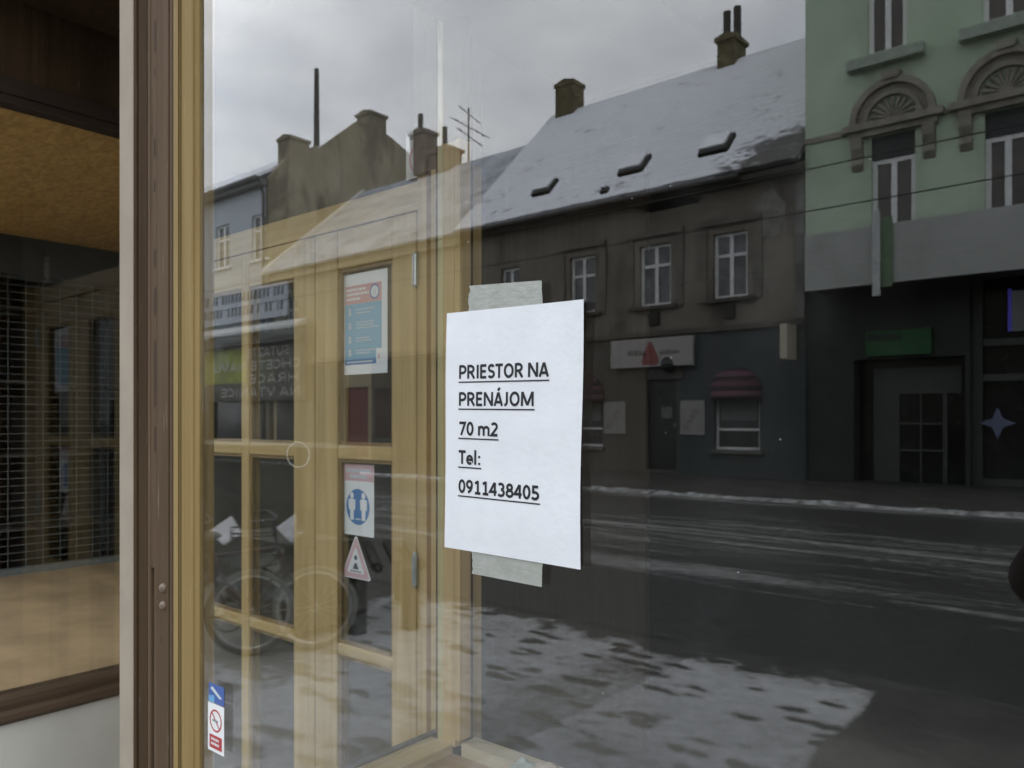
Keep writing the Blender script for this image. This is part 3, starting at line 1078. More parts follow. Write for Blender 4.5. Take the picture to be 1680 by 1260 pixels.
cover = t.math('SUBTRACT', 0.80, t.math('MULTIPLY', strip, 0.24))
cover = t.math('SUBTRACT', cover, t.math('MULTIPLY', kerbside, 0.62))
cover = t.math('ADD', cover, t.math('MULTIPLY', t.math('SUBTRACT', n2, 0.5), 0.70))
cover = t.math('ADD', cover, t.math('MULTIPLY', t.math('SUBTRACT', fine, 0.5), 0.62))
cover = t.math('SUBTRACT', cover, t.math('MULTIPLY', prints, t.math('ADD', 0.12, t.math('MULTIPLY', n1, 0.80))))
cover = t.math('SUBTRACT', cover, t.math('MULTIPLY', cleared, 0.95))
bl = t.math('ADD', t.math('ADD', X_, 4.25), t.math('MULTIPLY', t.math('SUBTRACT', -2.155, Y_), 0.63))
bare = t.math('MULTIPLY', t.math('SUBTRACT', 1.0, t.step(t.math('ADD', bl, edge), -0.25, 0.1)), t.math('SUBTRACT', 1.0, t.step(t.math('ADD', Y_, t.math('MULTIPLY', edge, 0.6)), -2.15, -1.85)))
cover = t.math('SUBTRACT', cover, t.math('MULTIPLY', bare, 0.85))
f = t.step(cover, 0.30, 0.66)
far_ = t.math('SUBTRACT', 1.0, t.step(t.math('ADD', Y_, t.math('MULTIPLY', edge, 0.8)), -3.9, -2.3))
asph = t.mix(far_, t.mix(fine, (0.26, 0.26, 0.225), (0.38, 0.38, 0.335)), t.mix(fine, (0.045, 0.044, 0.040), (0.075, 0.073, 0.066)))
snow = t.mix(t.math('ADD', t.math('MULTIPLY', t.step(cover, 0.45, 1.0), 0.75), t.math('MULTIPLY', t.math('SUBTRACT', fine, 0.5), 0.9)), (0.36, 0.365, 0.36), (0.66, 0.68, 0.705))
t.bsdf(t.mix(f, asph, snow), t.n('MapRange', i={0: f, 3: 0.5, 4: 0.7}).outputs[0], 0, cover, 0.6, 0.04)
mb = MB()
mb.box(-120, 80, -4.2, -0.0505, -0.155, 0.0)
tag(mb.build('pavement', m_pav), 'near pavement under trodden snow', None, None, 'structure')
m_kerb = flat('kerb stone', (0.06, 0.06, 0.056), 0.8, 0.25, 3)
mb = MB()
mb.box(-120, 80, -4.34, -4.2005, -0.15, -0.003)
mb.box(-120, 80, -14.44, -14.3, -0.15, 0.006)
tag(mb.build('kerb', m_kerb), 'grey stone kerb on both sides of the road', None, None, 'structure')
mb = MB()
mb.box(-120, 80, YF - 0.2, -14.4405, -0.155, 0.0)
tag(mb.build('far_pavement', flat('wet far pavement', (0.055, 0.053, 0.048), 0.6, 0.25, 1.5)), 'wet pavement along the opposite houses', None, None, 'structure')
# ploughed snow ridge on the far kerb
mb = MB()
n = 520
for i in range(n):
    x0_, x1_ = -60 + i * 0.16, -60 + (i + 1) * 0.16

    def rg(x):
        a = 0.18 + 0.5 * noise.noise((x * 0.7, 0, 0)) + 0.5 * noise.noise((x * 2.9, 3, 0)) + 0.3 * noise.noise((x * 7, 8, 0))
        return max(0.02, a)
    pr = []
    for x in (x0_, x1_):
        h = rg(x)
        pr.append([(x, -14.24 + 0.12 * h, -0.028), (x, -14.31, 0.010 + 0.10 * h), (x, -14.42 - 0.1 * h, 0.010 + 0.09 * h), (x, -14.46 - 0.4 * h, 0.002)])
    for k in range(3):
        mb.quad(pr[0][k], pr[0][k + 1], pr[1][k + 1], pr[1][k])
tag(mb.build('snow_ridge', flat('dirty snow', (0.38, 0.385, 0.385), 0.7, 0.5, 6, 0.5, bdist=0.02), None, True), 'ploughed dirty snow ridge along the far kerb', None, None, 'stuff')

# --- house parts
m_wframe = flat('white window frame', (0.80, 0.81, 0.80), 0.5, 0.04, 6)
m_gframe = flat('grey shop frame', (0.065, 0.07, 0.066), 0.5, 0.08, 4)
m_dark = flat('dark glass behind', (0.012, 0.013, 0.014), 0.12, 0.2, 2)
m_curtain = flat('curtained glass', (0.11, 0.115, 0.12), 0.15, 0.35, 3)
m_flue = flat('sooty flue', (0.05, 0.048, 0.04), 0.8)


def window(parent, x0, x1, z0, z1, yf, cross=0.62, fw=0.09, glassmat=None, sill=None, mid=True, recess=0.12):
    mb = MB()
    y1 = yf - recess
    y0 = y1 - 0.06
    mb.box(x0 + 0.001, x0 + fw, y0, y1, z0 + 0.001, z1 - 0.001)
    mb.box(x1 - fw, x1 - 0.001, y0, y1, z0 + 0.001, z1 - 0.001)
    mb.box(x0 + fw, x1 - fw, y0, y1 - 0.003, z0 + 0.001, z0 + fw)
    mb.box(x0 + fw, x1 - fw, y0, y1 - 0.003, z1 - fw, z1 - 0.001)
    if mid:
        xm = (x0 + x1) / 2
        mb.box(xm - fw * 0.6, xm + fw * 0.6, y0, y1 + 0.006, z0 + fw, z1 - fw)
    if cross:
        zc = z0 + (z1 - z0) * cross
        mb.box(x0 + fw, x1 - fw, y0, y1 + 0.003, zc - fw * 0.5, zc + fw * 0.5)
    wobj = mb.build('window', m_wframe, parent)
    mb = MB()
    mb.quad((x0, y0 + 0.02, z0), (x1, y0 + 0.02, z0), (x1, y0 + 0.02, z1), (x0, y0 + 0.02, z1))
    mb.build('pane', glassmat or m_curtain, wobj)
    if sill:
        mb = MB()
        mb.box(x0 - sill[0], x1 + sill[0], yf + 0.001, yf + sill[1], z0 - sill[2], z0 - 0.01)
        mb.build('sill', sill[3], wobj)
    return wobj


def roof(parent, x0, x1, yE, zE, yR, zR, mat, thick=0.14, amp=0.02, edge=0.0, name='roof', nx=90, ny=30):
    """front slope as an uneven snow-laden sheet with thickness, plus a plain rear slope"""
    mb = MB()
    nrm = Vector((0, zR - zE, -(yR - yE))).normalized()
    if nrm.z < 0:
        nrm = -nrm
    top, bot = [], []
    for j in range(ny + 1):
        for i in range(nx + 1):
            x = x0 + (x1 - x0) * i / nx
            q = j / ny
            e = edge * (0.6 * noise.noise((x * 0.9, 1, 0)) + 0.4 * noise.noise((x * 3.3, 5, 0))) * max(0, 1 - j / 3)
            p = Vector((x, yE + (yR - yE) * q, zE + (zR - zE) * q)) + Vector((0, yR - yE, zR - zE)).normalized() * e
            h = amp * (noise.noise((x * 0.8, q * 9, 2)) + 0.6 * noise.noise((x * 2.7, q * 30, 7)))
            top.append(p + nrm * (thick + h))
            bot.append(p)
    N = (nx + 1) * (ny + 1)
    W = nx + 1
    fs = [(j * W + i, j * W + i + 1, (j + 1) * W + i + 1, (j + 1) * W + i) for j in range(ny) for i in range(nx)]
    fs += [(N + j * W + i, N + (j + 1) * W + i, N + (j + 1) * W + i + 1, N + j * W + i + 1) for j in range(ny) for i in range(nx)]
    fs += [(i, N + i, N + i + 1, i + 1) for i in range(nx)]
    a = ny * W
    fs += [(a + i, a + i + 1, N + a + i + 1, N + a + i) for i in range(nx)]
    fs += [(j * W, (j + 1) * W, N + (j + 1) * W, N + j * W) for j in range(ny)]
    fs += [(j * W + nx, N + j * W + nx, N + (j + 1) * W + nx, (j + 1) * W + nx) for j in range(ny)]
    mb.add(top + bot, fs)
    yb = yR + (yR - yE)
    mb.quad((x0, yR, zR + thick), (x1, yR, zR + thick), (x1, yb, zE + thick), (x0, yb, zE + thick))
    return mb.build(name, mat, parent)


def snowroof(name, tile, lo, hi, lines=0.0, darkx=None, bright=(0.80, 0.82, 0.87)):
    m = bpy.data.materials.new(name)
    t = NT(m)
    a = t.noise(t.pos((1, 1.5, 1.5)), 0.8, 8, 0.68)
    fine = t.noise(t.pos((1.2, 3.5, 3.5)), 2.4, 7, 0.7)
    val = t.math('ADD', t.math('MULTIPLY', a, 0.6), t.math('MULTIPLY', fine, 0.4))
    if darkx:
        xx = t.n('SeparateXYZ', i={0: t.n('NewGeometry').outputs['Position']})
        d = t.math('MULTIPLY', t.step(xx.outputs[0], darkx[0], darkx[1]), t.math('SUBTRACT', 1.0, t.step(xx.outputs[2], darkx[2], darkx[3])))
        val = t.math('SUBTRACT', val, t.math('MULTIPLY', d, darkx[4]))
    fleck = t.step(t.noise(t.pos((1, 2.5, 2.5), (7, 1, 2)), 4.5, 8, 0.75), 0.62, 0.70)
    val = t.math('SUBTRACT', val, t.math('MULTIPLY', fleck, 0.10))
    f = t.step(val, lo, hi)
    col = t.mix(f, tile, t.mix(t.step(fine, 0.3, 0.7), tuple(c * 0.9 for c in bright), bright))
    rows = t.n('TexWave', wave_type='BANDS', bands_direction='Z', i={'Vector': t.pos(), 'Scale': 1.35, 'Distortion': 1.2, 'Detail': 3.0, 'Detail Scale': 2.0}).outputs['Fac']
    col = t.mix(t.math('MULTIPLY', t.step(rows, 0.72, 0.98), t.math('MULTIPLY', fine, 0.28)), col, tuple(c * 1.6 for c in tile))
    if lines:
        wv = t.n('TexWave', wave_type='BANDS', bands_direction='Y', i={'Vector': t.pos(), 'Scale': 1.7, 'Distortion': 0.6, 'Detail': 2.0}).outputs['Fac']
        col = t.mix(t.math('MULTIPLY', t.step(wv, 0.6, 0.95), lines), col, tuple(c * 1.2 for c in tile))
    t.bsdf(col, 0.7, 0, val, 0.5, 0.03)
    return m


def stained(name, c1, c2, stain, sc_=0.5, lo=0.5, hi=0.75, ylift=1.0, cut=None):
    m = bpy.data.materials.new(name)
    t = NT(m)
    a = t.noise(t.pos((1, 1, ylift)), sc_, 8, 0.62)
    b = t.noise(t.pos((1.4, 1.4, 0.35), (3, 3, 3)), sc_ * 1.6, 8, 0.68, 0.8)
    fine = t.noise(t.pos(), 7.0, 6, 0.7)
    col = t.mix(t.step(a, 0.3, 0.7), c1, c2)
    col = t.mix(t.step(b, lo, hi), col, stain)
    if cut:                         # lower storey painted another colour, with a bend between two paints
        xx = t.n('SeparateXYZ', i={0: t.n('NewGeometry').outputs['Position']})
        low = t.math('SUBTRACT', 1.0, t.step(xx.outputs[2], cut[0] - 0.03, cut[0] + 0.03))
        side_ = t.step(xx.outputs[0], cut[1] - 0.05, cut[1] + 0.05)
        pc = t.mix(side_, cut[2], cut[3])
        pc = t.mix(t.math('MULTIPLY', t.step(b, 0.5, 0.8), 0.5), pc, tuple(k * 0.6 for k in cut[2]))
        col = t.mix(low, col, pc)
    t.bsdf(col, 0.85, 0, fine, 0.35, 0.02)
    return m


def chimney(parent, x0, x1, y0, y1, z0, z1, mat, cap=0.1, flues=(), name='chimney'):
    mb = MB()
    mb.box(x0, x1, y0, y1, z0, z1)
    if cap:
        mb.box(x0 - cap, x1 + cap, y0 - cap, y1 + cap, z1 + 0.002, z1 + 0.15)
        mb.prism([(x0 - cap * .5, z1 + 0.152), (x1 + cap * .5, z1 + 0.152), ((x0 + x1) / 2, z1 + 0.28)], 'y', y0 - cap * .5, y1 + cap * .5)
    o = mb.build(name, mat, parent)
    for fx, h in flues:
        mb = MB()
        mb.tube([(fx, (y0 + y1) / 2, z1), (fx, (y0 + y1) / 2, h)], 0.13, 10)
        mb.build('flue', m_flue, o)
    return o


# ---------------------------------------------------------------- brown house
XB0, XB1 = -19.4, -7.27
m_brown = stained('brown stained plaster', (0.15, 0.13, 0.10), (0.24, 0.215, 0.18), (0.075, 0.064, 0.05), 0.45, 0.52, 0.72, 1.0,
                  (4.05, wx(1112, PF), (0.095, 0.086, 0.074), (0.056, 0.070, 0.072)))
brown = thing('brown_house', 'brown two storey house with steep snowy roof and three skylights', 'house', (-13.3, YF, 0))
wins = []
for a, b, c, d in ((822, 852, 420, 470), (935, 976, 398, 490), (1049, 1100, 374, 477), (1170, 1226, 350, 461)):
    xm, zt = F((a + b) / 2, c)
    _, zb = F((a + b) / 2, d)
    x0_, x1_ = F(a, c)[0], F(b, c)[0]
    wins.append((x0_, x1_, 4.92, 6.72))
door_h = (wx(1060, PF), wx(1110, PF), 0.12, 2.75)
shopw = (wx(1172, PF), wx(1246, PF), 0.75, 2.6)
shopw2 = (wx(930, PF), wx(988, PF), 0.75, 2.6)
small = (wx(868, PF), wx(905, PF), 0.75, 2.6)
hs = wins + [door_h, shopw, shopw2, small]
mb = MB()
mb.holes(XB0, XB1, -0.1, 8.25, YF, 0.16, hs)
yb_ = YF - 10.6
mb.quad((XB0, YF, -0.1), (XB0, YF, 8.25), (XB0, yb_, 8.25), (XB0, yb_, -0.1))
mb.quad((XB1, YF, -0.1), (XB1, yb_, -0.1), (XB1, yb_, 8.25), (XB1, YF, 8.25))
mb.quad((XB0, yb_, -0.1), (XB1, yb_, -0.1), (XB1, yb_, 8.25), (XB0, yb_, 8.25))
for x in (XB0 + 0.02, XB1 - 0.02):
    mb.add([(x, YF, 8.25), (x, yb_, 8.25), (x, YF - 5.3, 13.85)], [(0, 1, 2)])
mb.build('wall', m_brown, brown)
m_lintel = flat('dark sill stone', (0.07, 0.062, 0.05), 0.8)
for q in wins:
    window(brown, *q, YF, 0.66, 0.085, m_curtain, (0.25, 0.16, 0.12, m_lintel))
mb = MB()      # plaster surrounds, pilaster strips and corbels under the sills
for x0_, x1_, z0_, z1_ in wins[1:]:
    mb.box(x0_ - 0.42, x0_ - 0.18, YF + 0.001, YF + 0.05, 4.85, 6.95)
    mb.box(x1_ + 0.18, x1_ + 0.42, YF + 0.001, YF + 0.05, 4.85, 6.95)
    mb.box(x0_ - 0.42, x1_ + 0.42, YF + 0.001, YF + 0.09, 6.952, 7.12)
mb.build('window_surround', flat('brown surround', (0.16, 0.145, 0.12), 0.85, 0.2, 2), brown)
for x0_, x1_, z0_, z1_ in wins[1:]:
    xm = (x0_ + x1_) / 2
    mb = MB()
    mb.box(xm - 0.16, xm + 0.16, YF + 0.001, YF + 0.12, 4.35, 4.72)
    mb.build('corbel', flat('sooty corbel', (0.035, 0.03, 0.026), 0.9), brown)
mb = MB()
mb.box(XB0, XB1, YF + 0.001, YF + 0.10, 4.02, 4.16)
mb.build('cornice', flat('brown cornice', (0.10, 0.088, 0.07), 0.85, 0.25, 2), brown)
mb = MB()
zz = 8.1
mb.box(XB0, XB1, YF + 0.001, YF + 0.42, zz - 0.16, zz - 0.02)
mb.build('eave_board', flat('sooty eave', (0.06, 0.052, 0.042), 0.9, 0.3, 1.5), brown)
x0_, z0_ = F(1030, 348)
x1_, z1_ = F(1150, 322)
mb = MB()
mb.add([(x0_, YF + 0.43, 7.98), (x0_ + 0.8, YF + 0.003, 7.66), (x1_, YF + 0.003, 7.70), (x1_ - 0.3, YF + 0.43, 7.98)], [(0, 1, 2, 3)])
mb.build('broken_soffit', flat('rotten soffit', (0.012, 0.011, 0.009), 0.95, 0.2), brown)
mb = MB()      # crumbled patch at the right end
pp = []
for i in range(26):
    a = 2 * math.pi * i / 26
    r = 1 + 0.35 * noise.noise((math.cos(a) * 2, math.sin(a) * 2, 3))
    pp.append((wx(1262, PF) + 0.42 * r * math.cos(a), 7.02 + 0.62 * r * math.sin(a)))
mb.prism(pp, 'y', YF + 0.001, YF + 0.02)
mb.build('plaster_patch', flat('pale bare plaster', (0.25, 0.24, 0.21), 0.9, 0.3, 3), brown)
mb = MB()
mb.box(wx(1306, PF), XB1 - 0.005, YF + 0.001, YF + 0.06, 4.2, 7.7)
mb.build('corner_strip', flat('grey pale plaster', (0.20, 0.20, 0.18), 0.9, 0.3, 1.5), brown)
m_broof = snowroof('snowy steep roof', (0.085, 0.08, 0.075), 0.355, 0.435, 0, (-10.2, -8.0, 8.6, 11.2, 0.17))
YE, YRG = YF + 0.42, YF - 5.3
roof(brown, XB0, XB1 - 0.01, YE, 8.14, YRG, 13.85, m_broof, 0.13, 0.025, 0.10)
mb = MB()
mb.tube([(XB0 + 0.1, YE + 0.07, 8.08), (XB1 - 1.6, YE + 0.07, 8.06)], 0.075, 8)
mb.build('gutter', flat('old gutter', (0.05, 0.045, 0.04), 0.6), brown)
m_ybrick = flat('ochre chimney brick', (0.14, 0.115, 0.06), 0.9, 0.3, 4)
chimney(brown, -18.97, -18.1, YRG - 0.35, YRG + 0.40, 12.6, 14.85, m_ybrick, 0.05)
chimney(brown, -12.02, -11.4, YRG - 0.55, YRG + 0.4, 13.0, 14.55, m_ybrick, 0.08, ((-11.88, 15.75), (-11.5, 15.8)))
sl_ = Vector((0, YRG - YE, 13.85 - 8.14)).normalized()
nn = Vector((0, 13.85 - 8.14, -(YRG - YE))).normalized()
for px, py, wd, ln in ((895, 302, 0.62, 0.66), (1042, 265, 0.72, 0.72), (1177, 231, 0.74, 0.72), (993, 306, 0.22, 0.24)):
    # sight line met with the roof slope
    P_ = PF
    for _ in range(30):
        q = max(0.0, min(1.0, (P_ - (PF - 0.42)) / 5.72))
        zr = 8.14 + 5.71 * q
        u = (px - 840) / FPX
        P_ = (zr + 0.15 - CAM_Z) / ((HOR - py) / FPX) * (0.76604 + u * 0.64279)
    c = Vector((wx(px, P_), street(P_), 8.14 + 5.71 * q))
    mb = MB()
    M = Matrix((( 1, 0, 0, 0), (0, sl_.y, nn.y, 0), (0, sl_.z, nn.z, 0), (0, 0, 0, 1)))
    mb.tr = Matrix.Translation(c) @ M
    h = 0.11 if wd > 0.5 else 0.10
    mb.mat(0).box(-wd / 2, wd / 2, -ln / 2, ln / 2, 0.0, h)
    mb.mat(1).box(-wd / 2 - 0.02, wd / 2 - 0.10, -ln / 2 + 0.16, ln / 2 + 0.05, h + 0.001, h + 0.05)
    mb.build('skylight', [flat('skylight dark', (0.02, 0.02, 0.018), 0.6), M_SNOW], brown)
# ground floor
mb = MB()
x0_, x1_, z0_, z1_ = door_h
xm = (x0_ + x1_) / 2
mb.box(x0_, x1_, YF - 0.16, YF - 0.11, z0_, z1_)
dr = mb.build('door', flat('black door', (0.01, 0.01, 0.01), 0.5), brown)
mb = MB()
mb.box(xm - 0.05, xm + 0.30, YF - 0.109, YF - 0.10, 1.62, 1.95)
mb.box(xm + 0.34, xm + 0.48, YF - 0.109, YF - 0.10, 1.36, 1.50)
mb.build('door_notice', flat('grey notice', (0.15, 0.15, 0.145), 0.7), dr)
n = 14
ra = (x1_ - x0_) / 2
mb = MB()
pts = [(xm + ra * math.cos(math.pi * i / n), z1_ + ra * 1.05 * math.sin(math.pi * i / n)) for i in range(n + 1)]
mb.prism(pts, 'y', YF + 0.002, YF + 0.012)
mb.build('fanlight', flat('dark fanlight', (0.03, 0.03, 0.026), 0.5), brown)
mb = MB()
for i in range(n):
    a, b = math.pi * i / n, math.pi * (i + 1) / n
    g = lambda tt, r: (xm + r * math.cos(tt), z1_ + r * 1.05 * math.sin(tt))
    mb.prism([g(a, ra + 0.01), g(b, ra + 0.01), g(b, ra + 0.24), g(a, ra + 0.24)], 'y', YF + 0.001, YF + 0.06)
mb.build('door_arch', flat('door arch plaster', (0.085, 0.075, 0.065), 0.85), brown)
mb = MB()
mb.ball((xm + 0.3, YF + 0.10, z1_ + 0.42), 0.24, 14, 10)
mb.build('door_lamp', m_dark, brown)
m_awn = bpy.data.materials.new('pink striped awning')
t = NT(m_awn)
wv = t.n('TexWave', wave_type='BANDS', bands_direction='Z', i={'Vector': t.pos(), 'Scale': 1.15, 'Distortion': 0.0, 'Phase Offset': 1.2}).outputs['Fac']
t.bsdf(t.mix(t.step(wv, 0.35, 0.6), (0.04, 0.022, 0.03), (0.135, 0.062, 0.085)), 0.7)
for i, (wn, lab) in enumerate(((shopw, 'x'), (shopw2, 'y'), (small, 'z'))):
    x0_, x1_, z0_, z1_ = wn
    fr = window(brown, x0_, x1_, z0_, z1_, YF, 0.30, 0.07, m_dark, (0.1, 0.14, 0.1, flat('pale shop sill', (0.14, 0.13, 0.125), 0.8)), False)
    mb = MB()
    mb.box(x0_ + 0.14, x1_ - 0.10, YF - 0.11, YF - 0.10, z0_ + 0.80, z1_ - 0.05)
    mb.build('window_board', flat('pale window film', (0.14, 0.16, 0.155), 0.6, 0.05), fr)
    xm_, rr_ = (x0_ + x1_) / 2, (x1_ - x0_) / 2 + 0.06
    mb = MB()
    nn_ = 14
    prev = None
    for k in range(nn_ + 1):
        a = math.pi / 2 * k / nn_
        row_ = [(xm_ + rr_ * math.cos(math.pi * j / 20) * 1.0, YF + 0.02 + 0.55 * math.sin(a) * math.sin(math.pi * j / 20), z1_ - 0.25 + (rr_ * 0.92) * math.cos(a) * math.sin(math.pi * j / 20)) for j in range(21)]
        if prev:
            for j in range(20):
                mb.quad(prev[j], prev[j + 1], row_[j + 1], row_[j])
        prev = row_
    for j in range(20):
        p, q = prev[j], prev[j + 1]
        mb.quad(p, q, (q[0], q[1] + 0.003, q[2] - 0.25), (p[0], p[1] + 0.003, p[2] - 0.25))
    o = mb.build('awning', m_awn, brown, True)
    s_ = o.modifiers.new('thickness', 'SOLIDIFY')
    s_.thickness = 0.01
# signs on the brown house
x0_, x1_ = wx(1004, PF - 0.15), wx(1138, PF - 0.15)
zt, zb = 3.95, 3.12
sg = thing('shop_sign', 'long white shop sign with red drop emblem above the dark arched door', 'sign', ((x0_ + x1_) / 2, YF + 0.12, zb))
mb = MB()
mb.box(x0_, x1_, YF + 0.105, YF + 0.22, zb, zt)
mb.build('board', flat('white sign board', (0.36, 0.34, 0.325), 0.5, 0.05), sg)
mb = MB()
xm = x0_ + (x1_ - x0_) * 0.5
fnr = lambda u, v: (u, YF + 0.224, v)
mb.add([fnr(xm - 0.30, zb + 0.12), fnr(xm - 0.2, zb + 0.05), fnr(xm + 0.2, zb + 0.05), fnr(xm + 0.30, zb + 0.12), fnr(xm + 0.22, zb + 0.36), fnr(xm + 0.04, zb + 0.72), fnr(xm - 0.06, zb + 0.72), fnr(xm - 0.22, zb + 0.36)], [tuple(range(8))])
mb.build('emblem', flat('sign red', (0.24, 0.055, 0.05), 0.5), sg)
for a, b in ((0.22, 0.42), (0.62, 0.84)):
    mb = MB()
    u = x0_ + (x1_ - x0_) * a
    while u < x0_ + (x1_ - x0_) * b:
        L = random.uniform(0.06, 0.13)
        h = random.uniform(0.10, 0.18)
        mb.quad((u, YF + 0.224, zb + 0.34), (u + L, YF + 0.224, zb + 0.34), (u + L, YF + 0.224, zb + 0.34 + h), (u, YF + 0.224, zb + 0.34 + h))
        u += L + 0.03
    mb.build('lettering', flat('sign grey', (0.12, 0.12, 0.12), 0.5), sg)
for a, b, lab in ((992, 1027, 'pale notice board left of the dark arched door'), (1117, 1157, 'pale notice board between the arched door and the pink awning')):
    mb = MB()
    mb.box(wx(a, PF), wx(b, PF), YF + 0.001, YF + 0.05, 1.10 + 0.05, 2.12)
    mb.mat(1)
    xl, xr = wx(a, PF), wx(b, PF)
    for k in range(4):
        mb.box(xl + 0.10 + 0.1 * k, xl + 0.25 + 0.12 * k, YF + 0.0505, YF + 0.053, 1.3 + 0.15 * k, 1.42 + 0.15 * k)
    tag(mb.build('notice_board', [flat('pale board paint', (0.30, 0.29, 0.275), 0.6, 0.06), flat('board print', (0.22, 0.20, 0.19), 0.6)]), lab, 'notice board', 'notice boards beside the door')
lamp = thing('box_sign', 'small lit pale box sign sticking out at the right end of the brown house', 'sign', (wx(1296, PF), YF, 3.2))
mb = MB()
xx_ = wx(1296, PF - 0.3)
mb.box(xx_ - 0.09, xx_ + 0.09, YF + 0.10, YF + 0.75, 3.12, 4.0)
mb.build('lightbox', emit('dim lit sign', (0.42, 0.39, 0.30), 0.12), lamp)
mb = MB()
mb.box(xx_ - 0.02, xx_ + 0.02, YF + 0.0005, YF + 0.099, 3.5, 3.56)
mb.build('bracket', m_flue, lamp)

# ---------------------------------------------------------------- green house
XG0, XG1 = XB1 + 0.02, 9.0
ZG = 17.5
green = thing('green_house', 'tall mint green house with arched stucco pediments and a pale balcony band', 'house', (0, YF, 0))
m_green = stained('mint green render', (0.44, 0.55, 0.40), (0.54, 0.65, 0.50), (0.34, 0.40, 0.29), 0.45, 0.5, 0.8)
m_stucco = stained('grey stucco', (0.24, 0.22, 0.18), (0.32, 0.30, 0.25), (0.14, 0.13, 0.10), 1.6, 0.5, 0.7)
gw = []
for a, b in ((1424, 1488), (1612, 1700)):
    gw.append((wx(a, PF), wx(b, PF), 10.45, 12.75))
lw_ = []
for a, b in ((1430, 1502), (1616, 1692)):
    lw_.append((wx(a, PF), wx(b, PF), 5.3, 8.45))
# the same bay repeats to the right of the frame
for k in range(1, 5):
    dx = 1.95 * k
    gw.append((gw[1][0] + dx, gw[1][1] + dx, 10.45, 12.75))
    lw_.append((lw_[1][0] + dx, lw_[1][1] + dx, 5.3, 8.45))
up = [(a, b, 14.0, 16.3) for a, b, c, d in gw]
shopo = (wx(1398, PF), wx(1582, PF), 0.05, 3.05)
shopo2 = (wx(1590, PF), 4.0, 0.05, 4.9)
mb = MB()
mb.holes(XG0, XG1, 4.95, ZG, YF + 0.03, 0.2, gw + lw_ + up)
mb.quad((XG0, YF + 0.03, 4.95), (XG0, YF + 0.03, ZG), (XG0, YF - 11, ZG), (XG0, YF - 11, 4.95))
mb.quad((XG1, YF + 0.03, 4.95), (XG1, YF - 11, 4.95), (XG1, YF - 11, ZG), (XG1, YF + 0.03, ZG))
mb.quad((XG0, YF + 0.03, ZG), (XG1, YF + 0.03, ZG), (XG1, YF - 11, ZG), (XG0, YF - 11, ZG))
mb.quad((XG0, YF - 11, 4.95), (XG1, YF - 11, 4.95), (XG1, YF - 11, ZG), (XG0, YF - 11, ZG))
mb.build('wall', m_green, green)
m_gshop = flat('dark shop front', (0.028, 0.031, 0.029), 0.7, 0.15, 2)
mb = MB()
mb.holes(XG0, XG1, -0.1, 4.949, YF - 0.1, 0.5, [shopo, shopo2])
mb.build('shop_front', m_gshop, green)
m_gsill = flat('pale green sill', (0.34, 0.40, 0.33), 0.8)
for q in gw + up:
    window(green, *q, YF + 0.03, 0.0, 0.11, flat('dim brown glass', (0.085, 0.07, 0.06), 0.2, 0.2, 2), (0.0, 0.05, 0.05, m_wframe))
for q in gw:
    mb = MB()
    mb.box(q[0] - 0.42, q[1] + 0.42, YF + 0.032, YF + 0.32, q[2] - 0.34, q[2] - 0.08)
    mb.build('sill_cornice', m_gsill, green)
for q in lw_:
    x0_, x1_, z0_, z1_ = q
    window(green, x0_, x1_, z0_, z1_ - 0.55, YF + 0.03, 0.0, 0.11, flat('dim brown glass', (0.085, 0.07, 0.06), 0.2), None)
    mb = MB()
    mb.box(x0_, x1_, YF - 0.10, YF - 0.06, z1_ - 0.549, z1_)
    mb.build('blind_box', flat('dark roller box', (0.03, 0.032, 0.034), 0.6), green)
    xm, rr_ = (x0_ + x1_) / 2, 0.94
    zc = z1_ + 0.33
    mb = MB()
    n = 22
    for i in range(n):
        a, b = math.pi * i / n, math.pi * (i + 1) / n
        g = lambda tt, r: (xm + r * math.cos(tt) * 1.0, zc + r * math.sin(tt) * 1.02)
        mb.prism([g(a, rr_ * 0.60), g(b, rr_ * 0.60), g(b, rr_ * 0.70), g(a, rr_ * 0.70)], 'y', YF + 0.032, YF + 0.16)
        mb.prism([g(a, rr_ * 0.701), g(b, rr_ * 0.701), g(b, rr_ * 0.86), g(a, rr_ * 0.86)], 'y', YF + 0.032, YF + 0.11)
        mb.prism([g(a, rr_ * 0.861), g(b, rr_ * 0.861), g(b, rr_ * 1.02), g(a, rr_ * 1.02)], 'y', YF + 0.032, YF + 0.24)
    mb.prism([(xm - 0.16, zc + rr_ * 0.98), (xm + 0.16, zc + rr_ * 0.98), (xm + 0.22, zc + rr_ * 1.16), (xm - 0.22, zc + rr_ * 1.16)], 'y', YF + 0.032, YF + 0.30)
    # shell in the lunette
    for i in range(9):
        a = math.pi * (i + 0.5) / 9
        mb.tube([(xm, YF + 0.05, zc + 0.06), (xm + 0.48 * math.cos(a), YF + 0.10, zc + 0.06 + 0.46 * math.sin(a))], [0.02, 0.05], 7)
    mb.box(xm - 1.12, xm + 1.12, YF + 0.032, YF + 0.26, z1_ + 0.17, zc - 0.001)
    mb.box(xm - 0.98, xm + 0.98, YF + 0.032, YF + 0.16, z1_ + 0.02, z1_ + 0.168)
    mb.build('pediment', m_stucco, green)
    for sgn in (-1, 1):
        mb = MB()
        xc_ = xm + sgn * 0.80
        mb.prism([(YF + 0.032, z1_ + 0.015), (YF + 0.24, z1_ + 0.015), (YF + 0.20, z1_ - 0.25), (YF + 0.10, z1_ - 0.45), (YF + 0.14, z1_ - 0.62), (YF + 0.032, z1_ - 0.78)], 'x', xc_ - 0.13, xc_ + 0.13)
        mb.build('console', m_stucco, green)
PB = PF - 1.1
YBk = street(PB)
mb = MB()
xl = wx(1320, PB)
zt_, zb_ = 6.05, 4.70
mb.box(xl, XG1, YBk - 0.16, YBk, zb_, zt_)
